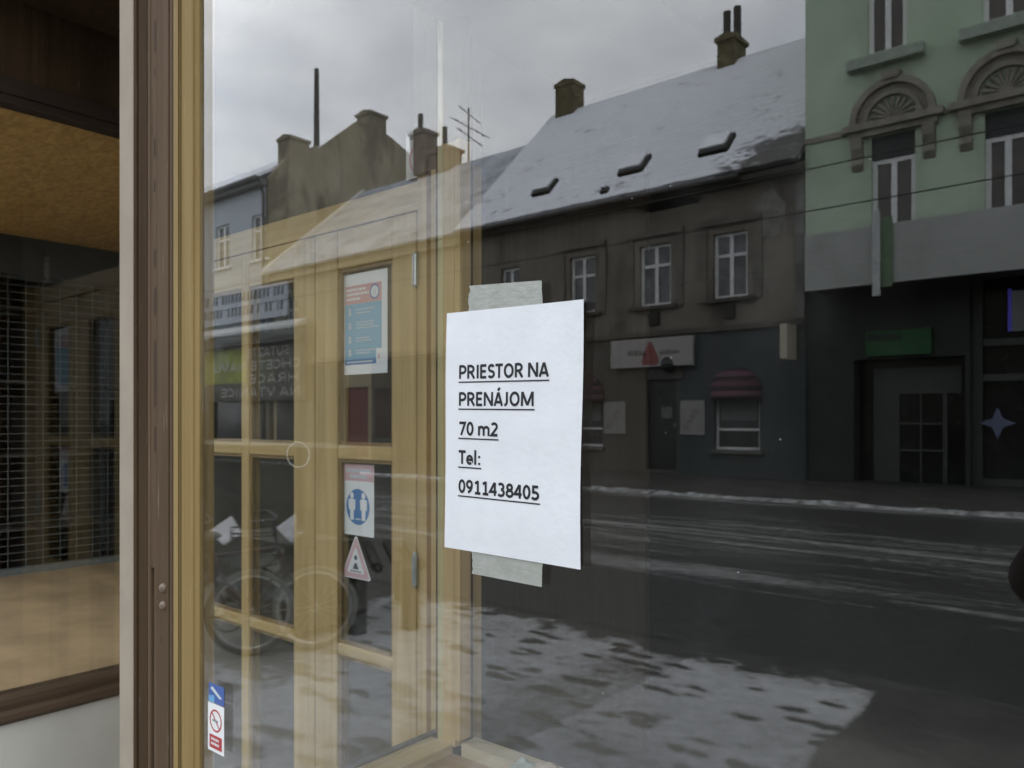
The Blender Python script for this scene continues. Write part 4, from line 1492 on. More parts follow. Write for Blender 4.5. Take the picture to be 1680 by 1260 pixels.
mb.box(xl, xl + 0.12, YF + 0.035, YBk - 0.161, zb_, zt_)
mb.build('balcony_parapet', stained('pale balcony board', (0.38, 0.39, 0.37), (0.44, 0.45, 0.43), (0.28, 0.285, 0.265), 0.6, 0.5, 0.8), green)
mb = MB()
mb.box(xl + 0.121, XG1, YF + 0.035, YBk - 0.161, zb_ + 0.02, zb_ + 0.2)
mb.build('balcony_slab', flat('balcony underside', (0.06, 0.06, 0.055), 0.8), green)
mb = MB()
mb.box(XG0, XG1, YF + 0.031, YF + 0.08, 8.62, 8.76)
mb.build('string_course', m_stucco, green)
# shop fronts under the balcony
mb = MB()
x0_, x1_, z0_, z1_ = shopo
yb = YF - 0.6
mb.box(x0_ + 0.35, x1_ - 0.15, yb, yb + 0.05, 2.2, z1_ - 0.2)
mb.box(x0_ + 0.35, x0_ + 0.95, yb, yb + 0.05, 0.05, 2.2)
mb.box(x0_ + 1.9, x0_ + 2.0, yb, yb + 0.05, 0.05, 2.2)
for zq in (0.8, 1.45):
    mb.box(x0_ + 0.96, x0_ + 1.899, yb, yb + 0.04, zq, zq + 0.05)
mb.box(x0_ + 1.40, x0_ + 1.44, yb, yb + 0.03, 0.05, 2.199)
mb.build('shop_door', m_gframe, green)
mb = MB()
mb.box(x0_, x1_, yb - 0.05, yb - 0.001, 0.05, z1_)
mb.build('shop_glass', m_dark, green)
mb = MB()
x0_, x1_, z0_, z1_ = shopo2
for xq in (x0_, x0_ + 1.02, x0_ + 2.05, x0_ + 3.2):
    mb.box(xq + 0.002, xq + 0.20, yb + 0.1, yb + 0.22, 0.05, 4.899)
for zq in (0.06, 2.45, 3.25):
    mb.box(x0_ + 0.21, x1_ - 0.01, yb + 0.11, yb + 0.2, zq, zq + 0.16)
mb.build('shop_frame', m_gframe, green)
mb = MB()
mb.box(x0_ + 0.003, x1_ - 0.003, yb + 0.02, yb + 0.06, 0.06, 4.89)
mb.build('shop_glass', m_dark, green)
# blue star hung in the window
st_ = []
xs_, zs_ = wx(1637, PF + 0.3), wz(1637, 694, PF + 0.3)
for i in range(8):
    a = math.pi / 2 + i * math.pi / 4
    r = 0.36 if i % 2 == 0 else 0.15
    st_.append((xs_ + r * math.cos(a), zs_ + r * math.sin(a)))
mb = MB()
mb.prism(st_, 'y', yb + 0.30, yb + 0.34)
tag(mb.build('window_star', emit('star glow', (0.11, 0.13, 0.20), 0.14)), 'blue four pointed star hanging in the dark shop window', 'star')
scr = thing('display_screen', 'pale screen with blue violet edge in the shop front under the balcony', 'screen', (wx(1665, PF), YF, 3.5))
x0_ = wx(1650, PF)
mb = MB()
mb.box(x0_ + 0.07, x0_ + 1.3, yb + 0.24, yb + 0.30, 3.55, 4.45)
mb.build('panel', emit('screen glow', (0.12, 0.13, 0.14), 0.3), scr)
mb = MB()
mb.box(x0_, x0_ + 0.069, yb + 0.24, yb + 0.31, 3.55, 4.5)
mb.build('side_light', emit('violet edge', (0.08, 0.075, 0.5), 0.4), scr)
gs = thing('green_sign', 'dark green shop sign over the recessed shop door under the balcony', 'sign', (wx(1472, PF), YF, 3.2))
mb = MB()
mb.box(wx(1420, PF), wx(1528, PF), YF - 0.099, YF + 0.02, 3.12, 3.72)
mb.build('board', flat('sign green', (0.015, 0.10, 0.025), 0.5, 0.1), gs)
mb = MB()
u = wx(1424, PF)
while u < wx(1478, PF):
    L = random.uniform(0.07, 0.14)
    mb.quad((u, YF + 0.024, 3.48), (u + L, YF + 0.024, 3.48), (u + L, YF + 0.024, 3.64), (u, YF + 0.024, 3.64))
    u += L + 0.03
mb.build('lettering', m_ink, gs)
ban = thing('pole_banner', 'narrow pale and green upright banner hung on the balcony band', 'banner', (wx(1437, PB), YBk + 0.1, 4.5))
mb = MB()
xb_ = wx(1430, PB - 0.2)
mb.box(xb_, xb_ + 0.16, YBk + 0.10, YBk + 0.16, 4.40, 6.35)
mb.build('white_strip', flat('banner white', (0.5, 0.53, 0.52), 0.6), ban)
mb = MB()
mb.box(xb_ + 0.165, xb_ + 0.40, YBk + 0.02, YBk + 0.06, 4.6, 6.2)
mb.build('green_strip', flat('banner green', (0.13, 0.20, 0.11), 0.6), ban)

# ---------------------------------------------------------------- low house with thin snow on its tiles
XL0, XL1 = -31.2, XB0 - 0.02
low = thing('low_house', 'low cream house with snow dusted tile roof between the blue and brown houses', 'house', (-25, YF, 0))
m_cream = stained('cream plaster', (0.36, 0.29, 0.17), (0.45, 0.37, 0.24), (0.22, 0.18, 0.12), 0.4, 0.55, 0.8)
lwn = [(XL0 + 0.9, XL0 + 1.8, 5.4, 7.0)]
lsh = (wx(566, PF), wx(604, PF), 0.05, 2.9)
mb = MB()
mb.holes(XL0, XL1, -0.1, 8.2, YF, 0.15, lwn + [lsh])
mb.quad((XL1, YF, -0.1), (XL1, yb_, -0.1), (XL1, yb_, 8.2), (XL1, YF, 8.2))
mb.quad((XL0, YF, -0.1), (XL0, YF, 8.2), (XL0, yb_, 8.2), (XL0, yb_, -0.1))
mb.quad((XL0, yb_, -0.1), (XL1, yb_, -0.1), (XL1, yb_, 8.2), (XL0, yb_, 8.2))
for x in (XL0 + 0.02, XL1 - 0.02):
    mb.add([(x, YF, 8.2), (x, yb_, 8.2), (x, YF - 5.3, 13.0)], [(0, 1, 2)])
mb.build('wall', m_cream, low)
for q in lwn:
    window(low, *q, YF, 0.66, 0.085, m_curtain, (0.15, 0.14, 0.1, m_lintel))
mb = MB()
mb.box(XL0 + 0.3, lsh[0] - 0.25, YF + 0.002, YF + 0.05, 0.0, 3.9)
mb.box(lsh[1] + 0.25, XL1 - 0.3, YF + 0.002, YF + 0.05, 0.0, 3.9)
mb.build('shop_front', flat('dark olive shop front', (0.055, 0.052, 0.04), 0.6, 0.3, 0.8), low)
mb = MB()
mb.box(lsh[0], lsh[1], YF - 0.15, YF - 0.10, lsh[2], lsh[3])
mb.build('door', flat('dark red door', (0.16, 0.035, 0.025), 0.5), low)
m_lroof = snowroof('dusted tile roof', (0.15, 0.165, 0.19), 0.30, 0.62, 0.55, None, (0.62, 0.65, 0.70))
roof(low, XL0 - 0.1, XL1, YE, 8.1, YRG, 13.0, m_lroof, 0.10, 0.012, 0.03)
mb = MB()
vb = [(YE + 0.05, 8.1), (YE + 0.05, 8.32), (YRG, 13.24), (YRG, 13.02)]
mb.prism(vb, 'x', XL0 - 0.38, XL0 - 0.11)
mb.build('verge', flat('snowy verge', (0.66, 0.64, 0.60), 0.7, 0.1, 2), low)
m_rbrick = flat('brown chimney brick', (0.17, 0.12, 0.09), 0.9, 0.3, 4)
chimney(low, -27.5, -26.5, YRG - 0.4, YRG + 0.4, 12.0, 14.9, m_rbrick, 0.08, ((-27.2, 16.0),))
chimney(low, -26.2, -24.9, YRG - 0.4, YRG + 0.4, 12.0, 13.75, m_rbrick, 0.1, ((-25.6, 15.0),))
mb = MB()
mb.box(XL0 + 0.1, XL1, YF + 0.001, YF + 0.12, 4.0, 4.2)
mb.box(XL0 + 0.1, XL1, YF + 0.001, YF + 0.3, 7.8, 8.0)
mb.build('cornice', flat('cream cornice', (0.30, 0.25, 0.16), 0.85), low)
ant = thing('tv_antenna', 'thin television antenna mast on the low house roof', 'antenna', (-24.1, YRG, 13))
mb = MB()
mb.tube([(-24.1, YRG, 12.9), (-24.1, YRG, 15.5)], 0.045, 6)
mb.build('mast', m_flue, ant)
mb = MB()
for zq, L in ((14.6, 0.9), (14.2, 0.6), (15.2, 0.5)):
    mb.tube([(-24.1 - L * 0.3, YRG + L, zq + 0.3), (-24.1 + L * 0.5, YRG - L, zq - 0.3)], 0.022, 5)
    for k in range(-2, 3):
        c = Vector((-24.1 + L * 0.1 - 0.2 * L * k * 0.5, YRG + L * k * 0.35, zq + 0.1 * k))
        mb.tube([c + Vector((-0.2, -0.1, 0.15)), c + Vector((0.2, 0.1, -0.15))], 0.014, 4)
mb.build('arms', m_flue, ant).name = 'aerial'

# ---------------------------------------------------------------- blue house with its bare gable wall
XU0, XU1 = -52.0, -31.85
blue = thing('blue_house', 'pale blue three storey house with bare grey gable wall and snowy eave', 'house', (-40, YF, 0))
m_blue_w = stained('pale blue render', (0.42, 0.46, 0.50), (0.50, 0.54, 0.58), (0.34, 0.37, 0.40), 0.3, 0.55, 0.85)
m_gable = stained('bare stained gable', (0.23, 0.19, 0.115), (0.34, 0.29, 0.20), (0.12, 0.10, 0.06), 0.33, 0.5, 0.68)
bw = []
for px in (365, 425):
    xm = wx(px, PF)
    bw.append((xm - 0.62, xm + 0.62, 9.0, 11.1))
for k in range(1, 5):
    bw.append((bw[0][0] - 3.4 * k, bw[0][1] - 3.4 * k, 9.0, 11.1))
bw2 = [(a, b, 5.0, 7.0) for a, b, c, d in bw]
mb = MB()
mb.holes(XU0, XU1, 4.2, 12.6, YF, 0.16, bw)
mb.quad((XU0, YF, 4.2), (XU0, YF, 12.6), (XU0, YF - 12, 12.6), (XU0, YF - 12, 4.2))
mb.build('wall', m_blue_w, blue)
bsh = (wx(352, PF), wx(500, PF) - 0.5, 0.3, 3.4)
mb = MB()
mb.holes(XU0, XU1, -0.1, 4.199, YF, 0.3, [(-36.9, -33.2, 0.3, 3.4), (-44, -39, 0.3, 3.4)])
mb.build('shop_front', flat('brown shop front', (0.13, 0.11, 0.085), 0.7, 0.2, 1), blue)
mb = MB()
mb.box(-36.9, -33.2, YF - 0.30, YF - 0.25, 0.3, 3.4)
mb.box(-44, -39, YF - 0.30, YF - 0.25, 0.3, 3.4)
mb.build('shop_glass', m_dark, blue)
for q in bw:
    window(blue, *q, YF, 0.66, 0.10, m_curtain, (0.2, 0.12, 0.1, m_wframe))
gab = [(0, -0.1), (0, 12.6), (0.9, 13.75), (2.6, 14.8), (2.7, 14.65), (5.1, 16.7), (6.2, 16.75), (7.3, 16.5), (8.6, 16.0), (12, 12.6), (12, -0.1)]
mb = MB()
mb.prism([(YF - a, z) for a, z in gab], 'x', XU1 - 0.001, XU1 + 0.25)
mb.build('gable_wall', m_gable, blue)
roof(blue, XU0, XU1 - 0.01, YF + 0.45, 12.6, YF - 5.6, 16.3, snowroof('blue house roof', (0.10, 0.10, 0.10), 0.3, 0.42), 0.14, 0.02, 0.05)
mb = MB()
mb.box(XU0, XU1 + 0.1, YF + 0.001, YF + 0.40, 12.3, 12.55)
mb.tube([(XU0, YF + 0.52, 12.62), (XU1, YF + 0.52, 12.6)], 0.09, 8)
mb.build('eave', flat('grey eave', (0.12, 0.12, 0.115), 0.8), blue)
mb = MB()
mb.tube([(XU1 + 0.12, YF + 0.5, 12.6), (XU1 + 0.02, YF + 0.14, 11.9), (XU1 + 0.02, YF + 0.14, 0.1)], 0.07, 8)
mb.build('downpipe', m_flue, blue)
chimney(blue, XU1 - 0.7, XU1 + 0.249, YF - 2.2, YF - 1.1, 13.0, 14.75, m_gable, 0.06)
chimney(blue, XU1 - 0.8, XU1 + 0.249, YF - 7.0, YF - 5.9, 15.5, 17.35, m_gable, 0.08)
mb = MB()
mb.tube([(-33.5, YF - 4.0, 14.8), (-33.5, YF - 4.0, 19.5)], [0.16, 0.12], 10)
tag(mb.build('roof_mast', m_flue), 'tall dark mast rising behind the bare gable wall', 'mast')
# painted board with lettering and yellow green banner on the blue house
bb = thing('lettered_board', 'long pale board with two rows of dark lettering above the white awning', 'sign', (-33.8, YF, 6.2))
xb0, xb1 = -37.6, -29.6
mb = MB()
mb.box(xb0, xb1, YF + 0.30, YF + 0.38, 6.15, 7.65)
mb.build('board', flat('pale blue board', (0.42, 0.45, 0.49), 0.6, 0.05), bb)
mb = MB()
for zq in (7.1, 6.45):
    u = xb0 + 0.9
    while u < xb1 - 0.4:
        L = random.uniform(0.14, 0.3)
        if random.random() > 0.15:
            h = 0.42
            mb.quad((u, YF + 0.384, zq), (u + L, YF + 0.384, zq), (u + L, YF + 0.384, zq + h), (u + L * .4, YF + 0.384, zq + h))
        u += L + 0.08
mb.build('lettering', flat('board letters', (0.06, 0.06, 0.07), 0.6), bb)
aw = thing('shop_awning', 'white folded shop awning between the lettered board and the banner', 'awning', (-34, YF, 5.6))
mb = MB()
mb.prism([(YF + 0.30, 5.95), (YF + 0.95, 5.62), (YF + 0.95, 5.50), (YF + 0.30, 5.7)], 'x', -37.0, -28.3)
mb.build('canopy', flat('awning white', (0.60, 0.60, 0.58), 0.6, 0.05), aw)
mb = MB()
mb.box(-37.0, -28.3, YF + 0.30, YF + 0.75, 5.0, 5.46)
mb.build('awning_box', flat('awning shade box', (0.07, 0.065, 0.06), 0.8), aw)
bn = thing('advert_banner', 'brown and yellow green banner with rows of pale capital letters under the white awning', 'banner', (-34.5, YF, 3))
mb = MB()
mb.mat(0).box(-37.0, -28.3, YF + 0.30, YF + 0.37, 2.45, 4.98)
mb.mat(1)
mb.box(-36.9, -32.9, YF + 0.371, YF + 0.374, 3.3, 4.9)
mb.build('cloth', [flat('banner brown', (0.075, 0.068, 0.05), 0.7, 0.3, 0.8), flat('banner yellow green', (0.26, 0.28, 0.05), 0.7, 0.3, 0.8)], bn)
mb = MB()
# facing the road the words read from the observer's left, that is from +X to -X
for body, x0_, wd, zq in (('SUTAZTE', -29.4, 3.4, 4.45), ('CHCETE NAVU', -28.6, 7.2, 3.86), ('HRACE', -28.7, 3.9, 3.25), ('NA VTANICE', -28.6, 6.5, 2.66)):
    write(mb, body, lambda a, b, x0_=x0_, zq=zq: (x0_ - a, YF + 0.39, zq + b), wd, 0.40, 0.2)
mb.build('lettering', flat('pale letters', (0.42, 0.42, 0.39), 0.6), bn)

# --- overhead tram wires
for zq, P_, sag, lab in ((5.6, 15.2, 0.06, 'lower thin overhead wire above the street'), (6.42, 15.2, 0.08, 'upper thin overhead wire above the street')):
    mb = MB()
    mb.tube([(-60 + 4 * k, street(P_), zq - sag * math.sin(math.pi * ((k % 5) / 5))) for k in range(24)], 0.014, 5)
    tag(mb.build('overhead_wire', m_flue), lab, 'wire', 'overhead wires')

# --- bicycles parked by the shop, rack
m_tyre = flat('salt dusted tyre', (0.20, 0.20, 0.18), 0.8)
m_rim = flat('rim alloy', (0.65, 0.65, 0.63), 0.35, 0.05, 20, 0.05, 0.7)
m_bike = flat('bike dark red paint', (0.06, 0.02, 0.02), 0.35, 0.1, 10, local=True)
m_bask = flat('wire basket', (0.07, 0.07, 0.065), 0.6, 0.1, 30, local=True)
m_box = flat('dark crate', (0.07, 0.062, 0.042), 0.7, 0.15, 6, local=True)


def bicycle(label):
    b = thing('bicycle', label, 'bicycle', (0, 0, 0), 'bicycles parked in the snow')
    Rw = 0.285
    for cx_ in (0.0, -0.98):
        mb = MB()
        mb.tube([(cx_ + (Rw - 0.02) * math.cos(2 * math.pi * i / 40), 0, Rw + (Rw - 0.02) * math.sin(2 * math.pi * i / 40)) for i in range(40)], 0.02, 8, True)
        wh = mb.build('wheel', m_tyre, b, True)
        mb = MB()
        mb.tube([(cx_ + (Rw - 0.045) * math.cos(2 * math.pi * i / 40), 0, Rw + (Rw - 0.045) * math.sin(2 * math.pi * i / 40)) for i in range(40)], 0.011, 6, True)
        mb.build('rim', m_rim, wh, True)
        mb = MB()
        for i in range(18):
            a = 2 * math.pi * i / 18
            mb.tube([(cx_, 0.02 * (-1) ** i, Rw), (cx_ + (Rw - 0.05) * math.cos(a), 0, Rw + (Rw - 0.05) * math.sin(a))], 0.0018, 4)
        mb.tube([(cx_, -0.04, Rw), (cx_, 0.04, Rw)], 0.02, 10)
        mb.build('spokes', m_rim, wh).name = 'spoke_set'
    mb = MB()
    bbk, sd_, hd0, hd1 = (-0.55, 0, 0.27), (-0.68, 0, 0.66), (-0.20, 0, 0.56), (-0.24, 0, 0.70)
    for p, q, r in ((bbk, sd_, 0.016), (bbk, hd0, 0.02), (sd_, hd1, 0.016), (hd0, hd1, 0.02), ((-0.98, 0.05, Rw), bbk, 0.01), ((-0.98, -0.05, Rw), bbk, 0.01),
                    ((-0.98, 0.05, Rw), sd_, 0.008), ((-0.98, -0.05, Rw), sd_, 0.008), ((0, 0.045, Rw), hd0, 0.011), ((0, -0.045, Rw), hd0, 0.011)):
        mb.tube([p, q], r, 8)
    mb.build('frame', m_bike, b)
    mb = MB()
    mb.tube([(-0.24, 0, 0.70), (-0.27, 0, 0.86), (-0.25, 0.1, 0.90), (-0.30, 0.25, 0.92), (-0.42, 0.29, 0.91)], 0.012, 8)
    mb.tube([(-0.25, 0, 0.895), (-0.25, -0.1, 0.90), (-0.30, -0.25, 0.92), (-0.42, -0.29, 0.91)], 0.012, 8)
    mb.build('handlebar', m_bask, b)
    mb = MB()
    mb.ball((-0.72, 0, 0.80), (0.13, 0.075, 0.035), 14, 8)
    mb.tube([(-0.68, 0, 0.65), (-0.71, 0, 0.78)], 0.013, 8)
    mb.build('saddle', m_tyre, b)
    mb = MB()      # front basket
    for k in range(4):
        z_ = 0.62 + 0.07 * k
        mb.tube([(-0.12, -0.16, z_), (0.16, -0.18, z_), (0.16, 0.18, z_), (-0.12, 0.16, z_)], 0.006, 5, True)
    for k in range(7):
        y_ = -0.17 + 0.057 * k
        mb.tube([(0.16, y_, 0.62), (0.16, y_, 0.84)], 0.004, 4)
        mb.tube([(-0.12, y_ * .9, 0.62), (-0.12, y_ * .9, 0.84)], 0.004, 4)
        mb.tube([(-0.12, y_ * .9, 0.62), (0.16, y_, 0.62)], 0.004, 4)
    mb.build('basket', m_bask, b)
    mb = MB()
    mb.tube([(-0.55, -0.09, 0.27), (-0.55, 0.09, 0.27)], 0.02, 8)
    mb.tube([(-0.55 + 0.09 * math.cos(2 * math.pi * i / 20), 0.05, 0.27 + 0.09 * math.sin(2 * math.pi * i / 20)) for i in range(20)], 0.008, 5, True)
    mb.box(-0.47, -0.36, 0.09, 0.19, 0.255, 0.28)
    mb.box(-0.74, -0.63, -0.19, -0.09, 0.255, 0.28)
    mb.build('pedals', m_tyre, b).name = 'crankset'
    return b


def dup(o, parent=None):
    c = o.copy()
    COL.objects.link(c)
    if parent is not None:
        c.parent = parent
        c.matrix_parent_inverse = o.matrix_parent_inverse.copy()
    for ch in [k for k in bpy.data.objects if k.parent == o]:
        dup(ch, c)
    return c


def paper_sheet(name, label, corners_px, P_, mats, cat='sheet', group=None, thick=0.02, tilt=0.0):
    n = len(corners_px)
    ym = sum(c[1] for c in corners_px) / n
    pts = []
    for x, y in corners_px:              # leaning back: the higher a corner the farther it is from the shop
        Pc = P_ + tilt * (ym - y) / 20
        pts.append(Vector((wx(x, Pc), street(Pc), wz(x, y, Pc))))
    nv = (pts[1] - pts[0]).cross(pts[2] - pts[1]).normalized()
    if nv.y > 0:
        nv = -nv
    mb = MB()
    mb.add(pts + [p + nv * thick for p in pts], [tuple(range(n)), tuple(range(2 * n - 1, n - 1, -1))] + [(i, i + n, (i + 1) % n + n, (i + 1) % n) for i in range(n)])
    o = mb.build(name, mats)
    tag(o, label, cat, group)
    return o


bike = bicycle('bicycle with white paper in its front basket, nearer the shop')
bike2 = dup(bike)
bike2['label'] = 'bicycle with white paper in its front basket, farther from the shop'
HB = math.atan2(0.86, -0.51)
for bo, (X0, Pp) in ((bike, (-4.66, 2.87)), (bike2, (-4.45, 3.22))):
    bo.location = (X0, street(Pp), 0.0)
    bo.rotation_euler = (0, 0, R(-58))
for cor, Pp, lab in (([(341, 872), (378, 846), (395, 874), (365, 893)], 2.95, 'tilted white paper resting in the basket nearer the shop'),
                     ([(452, 866), (487, 839), (497, 868), (476, 890)], 3.32, 'tilted white paper resting in the basket farther from the shop')):
    paper_sheet('paper_packet', lab, cor, Pp, flat('packet paper', (0.72, 0.73, 0.76), 0.6), 'paper', 'papers in the bicycle baskets', 0.012, 0.13)
paper_sheet('shopping_bag', 'black upright bag hanging between the bicycles', [(483, 840), (497, 835), (499, 930), (486, 950)], 3.30, M_BLACK, 'bag', None, 0.10)
paper_sheet('cardboard_flap', 'grey green cardboard piece propped behind the nearer bicycle', [(418, 921), (462, 900), (458, 944)], 3.1, flat('grey card', (0.34, 0.34, 0.27), 0.7), 'cardboard', None, 0.02, 0.08)
mb = MB()
xq, yq = -4.98, street(3.52)
mb.box(xq - 0.75, xq + 0.28, yq - 0.22, yq + 0.22, 0.06, 0.60)
mb.box(xq - 0.77, xq + 0.30, yq - 0.24, yq + 0.24, 0.602, 0.66)
for dx in (-0.68, 0.2):
    for dy in (-0.16, 0.16):
        mb.box(xq + dx - 0.03, xq + dx + 0.03, yq + dy - 0.03, yq + dy + 0.03, 0.0, 0.059)
tag(mb.build('cargo_crate', m_box), 'dark lidded crate standing behind the bicycles', 'crate')
m_tarp = bpy.data.materials.new('olive tarpaulin')
t = NT(m_tarp)
a = t.noise(t.pos(), 1.6, 6, 0.6, 0.8)
c = t.mix(t.step(a, 0.35, 0.65), (0.055, 0.05, 0.033), (0.12, 0.11, 0.075))
c = t.mix(t.step(t.noise(t.pos((1, 1, 1), (4, 2, 0)), 1.1, 4), 0.60, 0.68), c, (0.20, 0.16, 0.05))
t.bsdf(c, 0.6, 0, a, 0.6, 0.05)
mb = MB()
nx_, nz_ = 26, 14
ring_ = []
for j in range(nz_ + 1):
    q = j / nz_
    row_ = []
    for i in range(nx_ * 2):
        th = 2 * math.pi * i / (nx_ * 2)
        ex_, ey_ = math.copysign(abs(math.cos(th)) ** 0.35, math.cos(th)), math.copysign(abs(math.sin(th)) ** 0.35, math.sin(th))
        sh_ = (1.0 - 0.10 * q) if q < 0.85 else (0.915 * math.cos((q - 0.85) / 0.15 * math.pi / 2) + 0.001)
        wob = 1 + 0.05 * noise.noise((ex_ * 3, ey_ * 3, q * 3))
        row_.append((-7.25 + 1.30 * ex_ * sh_ * wob, street(4.62) + 0.42 * ey_ * sh_ * wob, 1.30 * min(1, q / 0.85) * (1 + 0.05 * noise.noise((ex_ * 2.2, ey_, 5))) + (0.05 * math.sin((q - 0.85) / 0.15 * math.pi / 2) if q > 0.85 else 0)))
    ring_.append(row_)
for j in range(nz_):
    for i in range(nx_ * 2):
        k = (i + 1) % (nx_ * 2)
        mb.quad(ring_[j][i], ring_[j][k], ring_[j + 1][k], ring_[j + 1][i])
tag(mb.build('covered_stack', m_tarp, None, True), 'olive tarpaulin covered stack on the pavement behind the bicycles', 'stack')
rack = thing('street_bench', 'dark metal bench standing in the snow beyond the bicycles', 'bench', (-4.75, street(3.9), 0))
m_iron = flat('dark iron', (0.015, 0.015, 0.015), 0.5)
for (X0, Pp) in ((-4.55, 3.66), (-5.35, 4.25), (-4.35, 4.0), (-5.1, 4.6)):
    mb = MB()
    mb.box(X0 - 0.05, X0 + 0.05, street(Pp) - 0.05, street(Pp) + 0.05, 0.0, 0.46)
    mb.build('leg', m_iron, rack)
mb = MB()
mb.tube([(-4.55, street(3.66), 0.2), (-5.35, street(4.25), 0.2)], 0.022, 6)
mb.tube([(-4.35, street(4.0), 0.2), (-5.1, street(4.6), 0.2)], 0.022, 6)
mb.build('stretcher', m_iron, rack)
mb = MB()
for k in range(4):
    a = k / 3
    p, q = Vector((-4.50, street(3.6), 0.48)).lerp(Vector((-4.28, street(4.05), 0.48)), a), Vector((-5.42, street(4.25), 0.48)).lerp(Vector((-5.15, street(4.7), 0.48)), a)
    mb.tube([p, q], 0.045, 6)
mb.build('seat', m_iron, rack)

# --- the person taking the picture, whose sleeve shows at the edge of the reflection
m_coat = flat('dark red black coat', (0.028, 0.008, 0.008), 0.85, 0.2, 20)
m_trou = flat('dark grey trousers', (0.03, 0.032, 0.034), 0.85, 0.2, 20)
m_boot = flat('black boots', (0.012, 0.011, 0.01), 0.5)
m_skin = flat('skin', (0.50, 0.31, 0.23), 0.5, 0.06, 12)
m_knit = flat('grey knit', (0.07, 0.07, 0.075), 0.9, 0.2, 40)
V, E_, RAD = [], [], []


def joint(p, r, link=None):
    V.append(p)
    RAD.append(r if isinstance(r, tuple) else (r, r))
    if link is not None:
        E_.append((link, len(V) - 1))
    return len(V) - 1


OX, OY = 0.09, -1.13
pel = joint((OX, OY, 0.95), (0.17, 0.13))
wst = joint((OX, OY, 1.12), (0.165, 0.125), pel)
che = joint((OX, OY - 0.01, 1.30), (0.175, 0.125), wst)
nk0 = joint((OX, OY - 0.005, 1.43), (0.10, 0.09), che)
nk1 = joint((OX - 0.005, OY + 0.015, 1.50), 0.055, nk0)
h0 = joint((OX - 0.01, OY + 0.035, 1.56), (0.07, 0.078), nk1)
h1 = joint((OX - 0.012, OY + 0.035, 1.635), (0.078, 0.098), h0)
h2 = joint((OX - 0.012, OY + 0.025, 1.70), (0.066, 0.08), h1)
joint((OX - 0.012, OY + 0.142, 1.618), 0.013, h1)
for sg_ in (-1, 1):
    hip = joint((OX + sg_ * 0.095, OY, 0.86), 0.095, pel)
    kn = joint((OX + sg_ * 0.115, OY + 0.02, 0.48), 0.062, hip)
    an = joint((OX + sg_ * 0.125, OY - 0.01, 0.10), 0.048, kn)
    joint((OX + sg_ * 0.14, OY + 0.15, 0.045), 0.042, an)
    sh_ = joint((OX + sg_ * 0.185, OY - 0.01, 1.385), 0.075, che)
    ex, ew = (-0.152, -0.075) if sg_ < 0 else (0.30, 0.085)
    el = joint((ex - (0.028 if sg_ < 0 else 0), -0.885, 1.255), 0.060, sh_)
    wr = joint((ew * 1.15, -0.785, 1.465), 0.033, el)
    pm = joint((ew * 1.1, -0.758, 1.52), 0.026, wr)
    for k, (L_, dz) in enumerate(((0.062, 0.030), (0.068, 0.014), (0.064, -0.002), (0.052, -0.017))):
        f0 = joint((ew * 1.22, -0.745, 1.535 + dz), 0.0095, pm)
        f1 = joint((ew * 1.28, -0.718, 1.540 + dz), 0.0085, f0)
        joint((ew * 1.28 - sg_ * L_ * 0.42, -0.7125, 1.542 + dz), 0.0075, f1)
    t0_ = joint((ew * 0.92, -0.755, 1.500), 0.012, pm)
    t1_ = joint((ew * 0.70, -0.742, 1.512), 0.010, t0_)
    joint((ew * 0.52, -0.738, 1.530), 0.009, t1_)
me = bpy.data.meshes.new('person')
me.from_pydata(V, E_, [])
me.update()
per = bpy.data.objects.new('person', me)
COL.objects.link(per)
sk = per.modifiers.new('skin', 'SKIN')
if not me.skin_vertices:
    me.attributes.new('skin_tmp', 'FLOAT', 'POINT')
for i, r in enumerate(RAD):
    if me.skin_vertices:
        me.skin_vertices[0].data[i].radius = r
        me.skin_vertices[0].data[i].use_root = (i == 0)
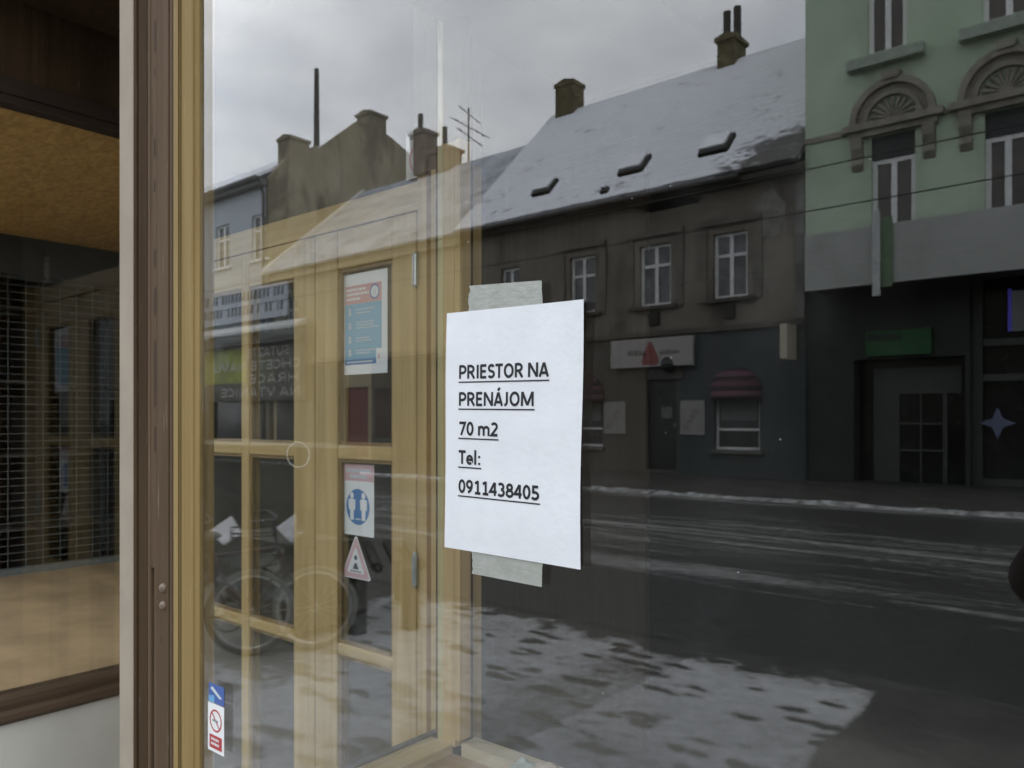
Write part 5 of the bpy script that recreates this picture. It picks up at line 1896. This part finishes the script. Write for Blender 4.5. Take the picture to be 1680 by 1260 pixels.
sub = per.modifiers.new('smooth', 'SUBSURF')
sub.levels = sub.render_levels = 2
bpy.context.view_layer.update()
me2 = bpy.data.meshes.new_from_object(per.evaluated_get(bpy.context.evaluated_depsgraph_get()))
per.modifiers.clear()
per.data = me2
import bmesh
bm = bmesh.new()
bm.from_mesh(me2)
for zc in (0.14, 0.80, 1.49):
    bmesh.ops.bisect_plane(bm, geom=bm.verts[:] + bm.edges[:] + bm.faces[:], plane_co=(0, 0, zc), plane_no=(0, 0, 1))
bm.to_mesh(me2)
bm.free()
for m in (m_coat, m_trou, m_boot, m_skin):
    me2.materials.append(m)
for p in me2.polygons:
    c = p.center
    hand = c.y > -0.80 and c.z > 1.44
    p.material_index = 3 if (hand or (c.z > 1.49 and c.y < -0.9)) else 2 if c.z < 0.14 else 1 if c.z < 0.80 else 0
    p.use_smooth = True
tag(per, 'person in a dark coat and knit cap holding up a phone before the window', 'person')
mb = MB()
mb.ball((OX - 0.012, OY + 0.022, 1.695), (0.092, 0.112, 0.085), 24, 14)
cap_ = mb.build('knit_cap', m_knit, None, True)
cap_.parent = per
for sg_ in (-1, 1):
    mb = MB()
    mb.ball((OX - 0.012 + sg_ * 0.031, OY + 0.122, 1.643), (0.013, 0.010, 0.008), 12, 8)
    o = mb.build('eye', flat('eye white', (0.5, 0.5, 0.5), 0.3), None, True)
    o.parent = per
    mb = MB()
    mb.ball((OX - 0.012 + sg_ * 0.088, OY + 0.03, 1.622), (0.012, 0.022, 0.032), 12, 8)
    o = mb.build('ear', m_skin, None, True)
    o.parent = per
mb = MB()
mb.ball((OX - 0.012, OY + 0.118, 1.576), (0.024, 0.008, 0.006), 12, 6)
o = mb.build('mouth', flat('lips', (0.36, 0.16, 0.14), 0.5), None, True)
o.parent = per
mb = MB()
mb.box(-0.076, 0.076, -0.7345, -0.7265, 1.508, 1.584)
o = mb.build('phone', flat('black phone', (0.01, 0.01, 0.011), 0.2), None, False, 0.003)
tag(o, 'black phone held sideways in both hands of the person', 'phone')
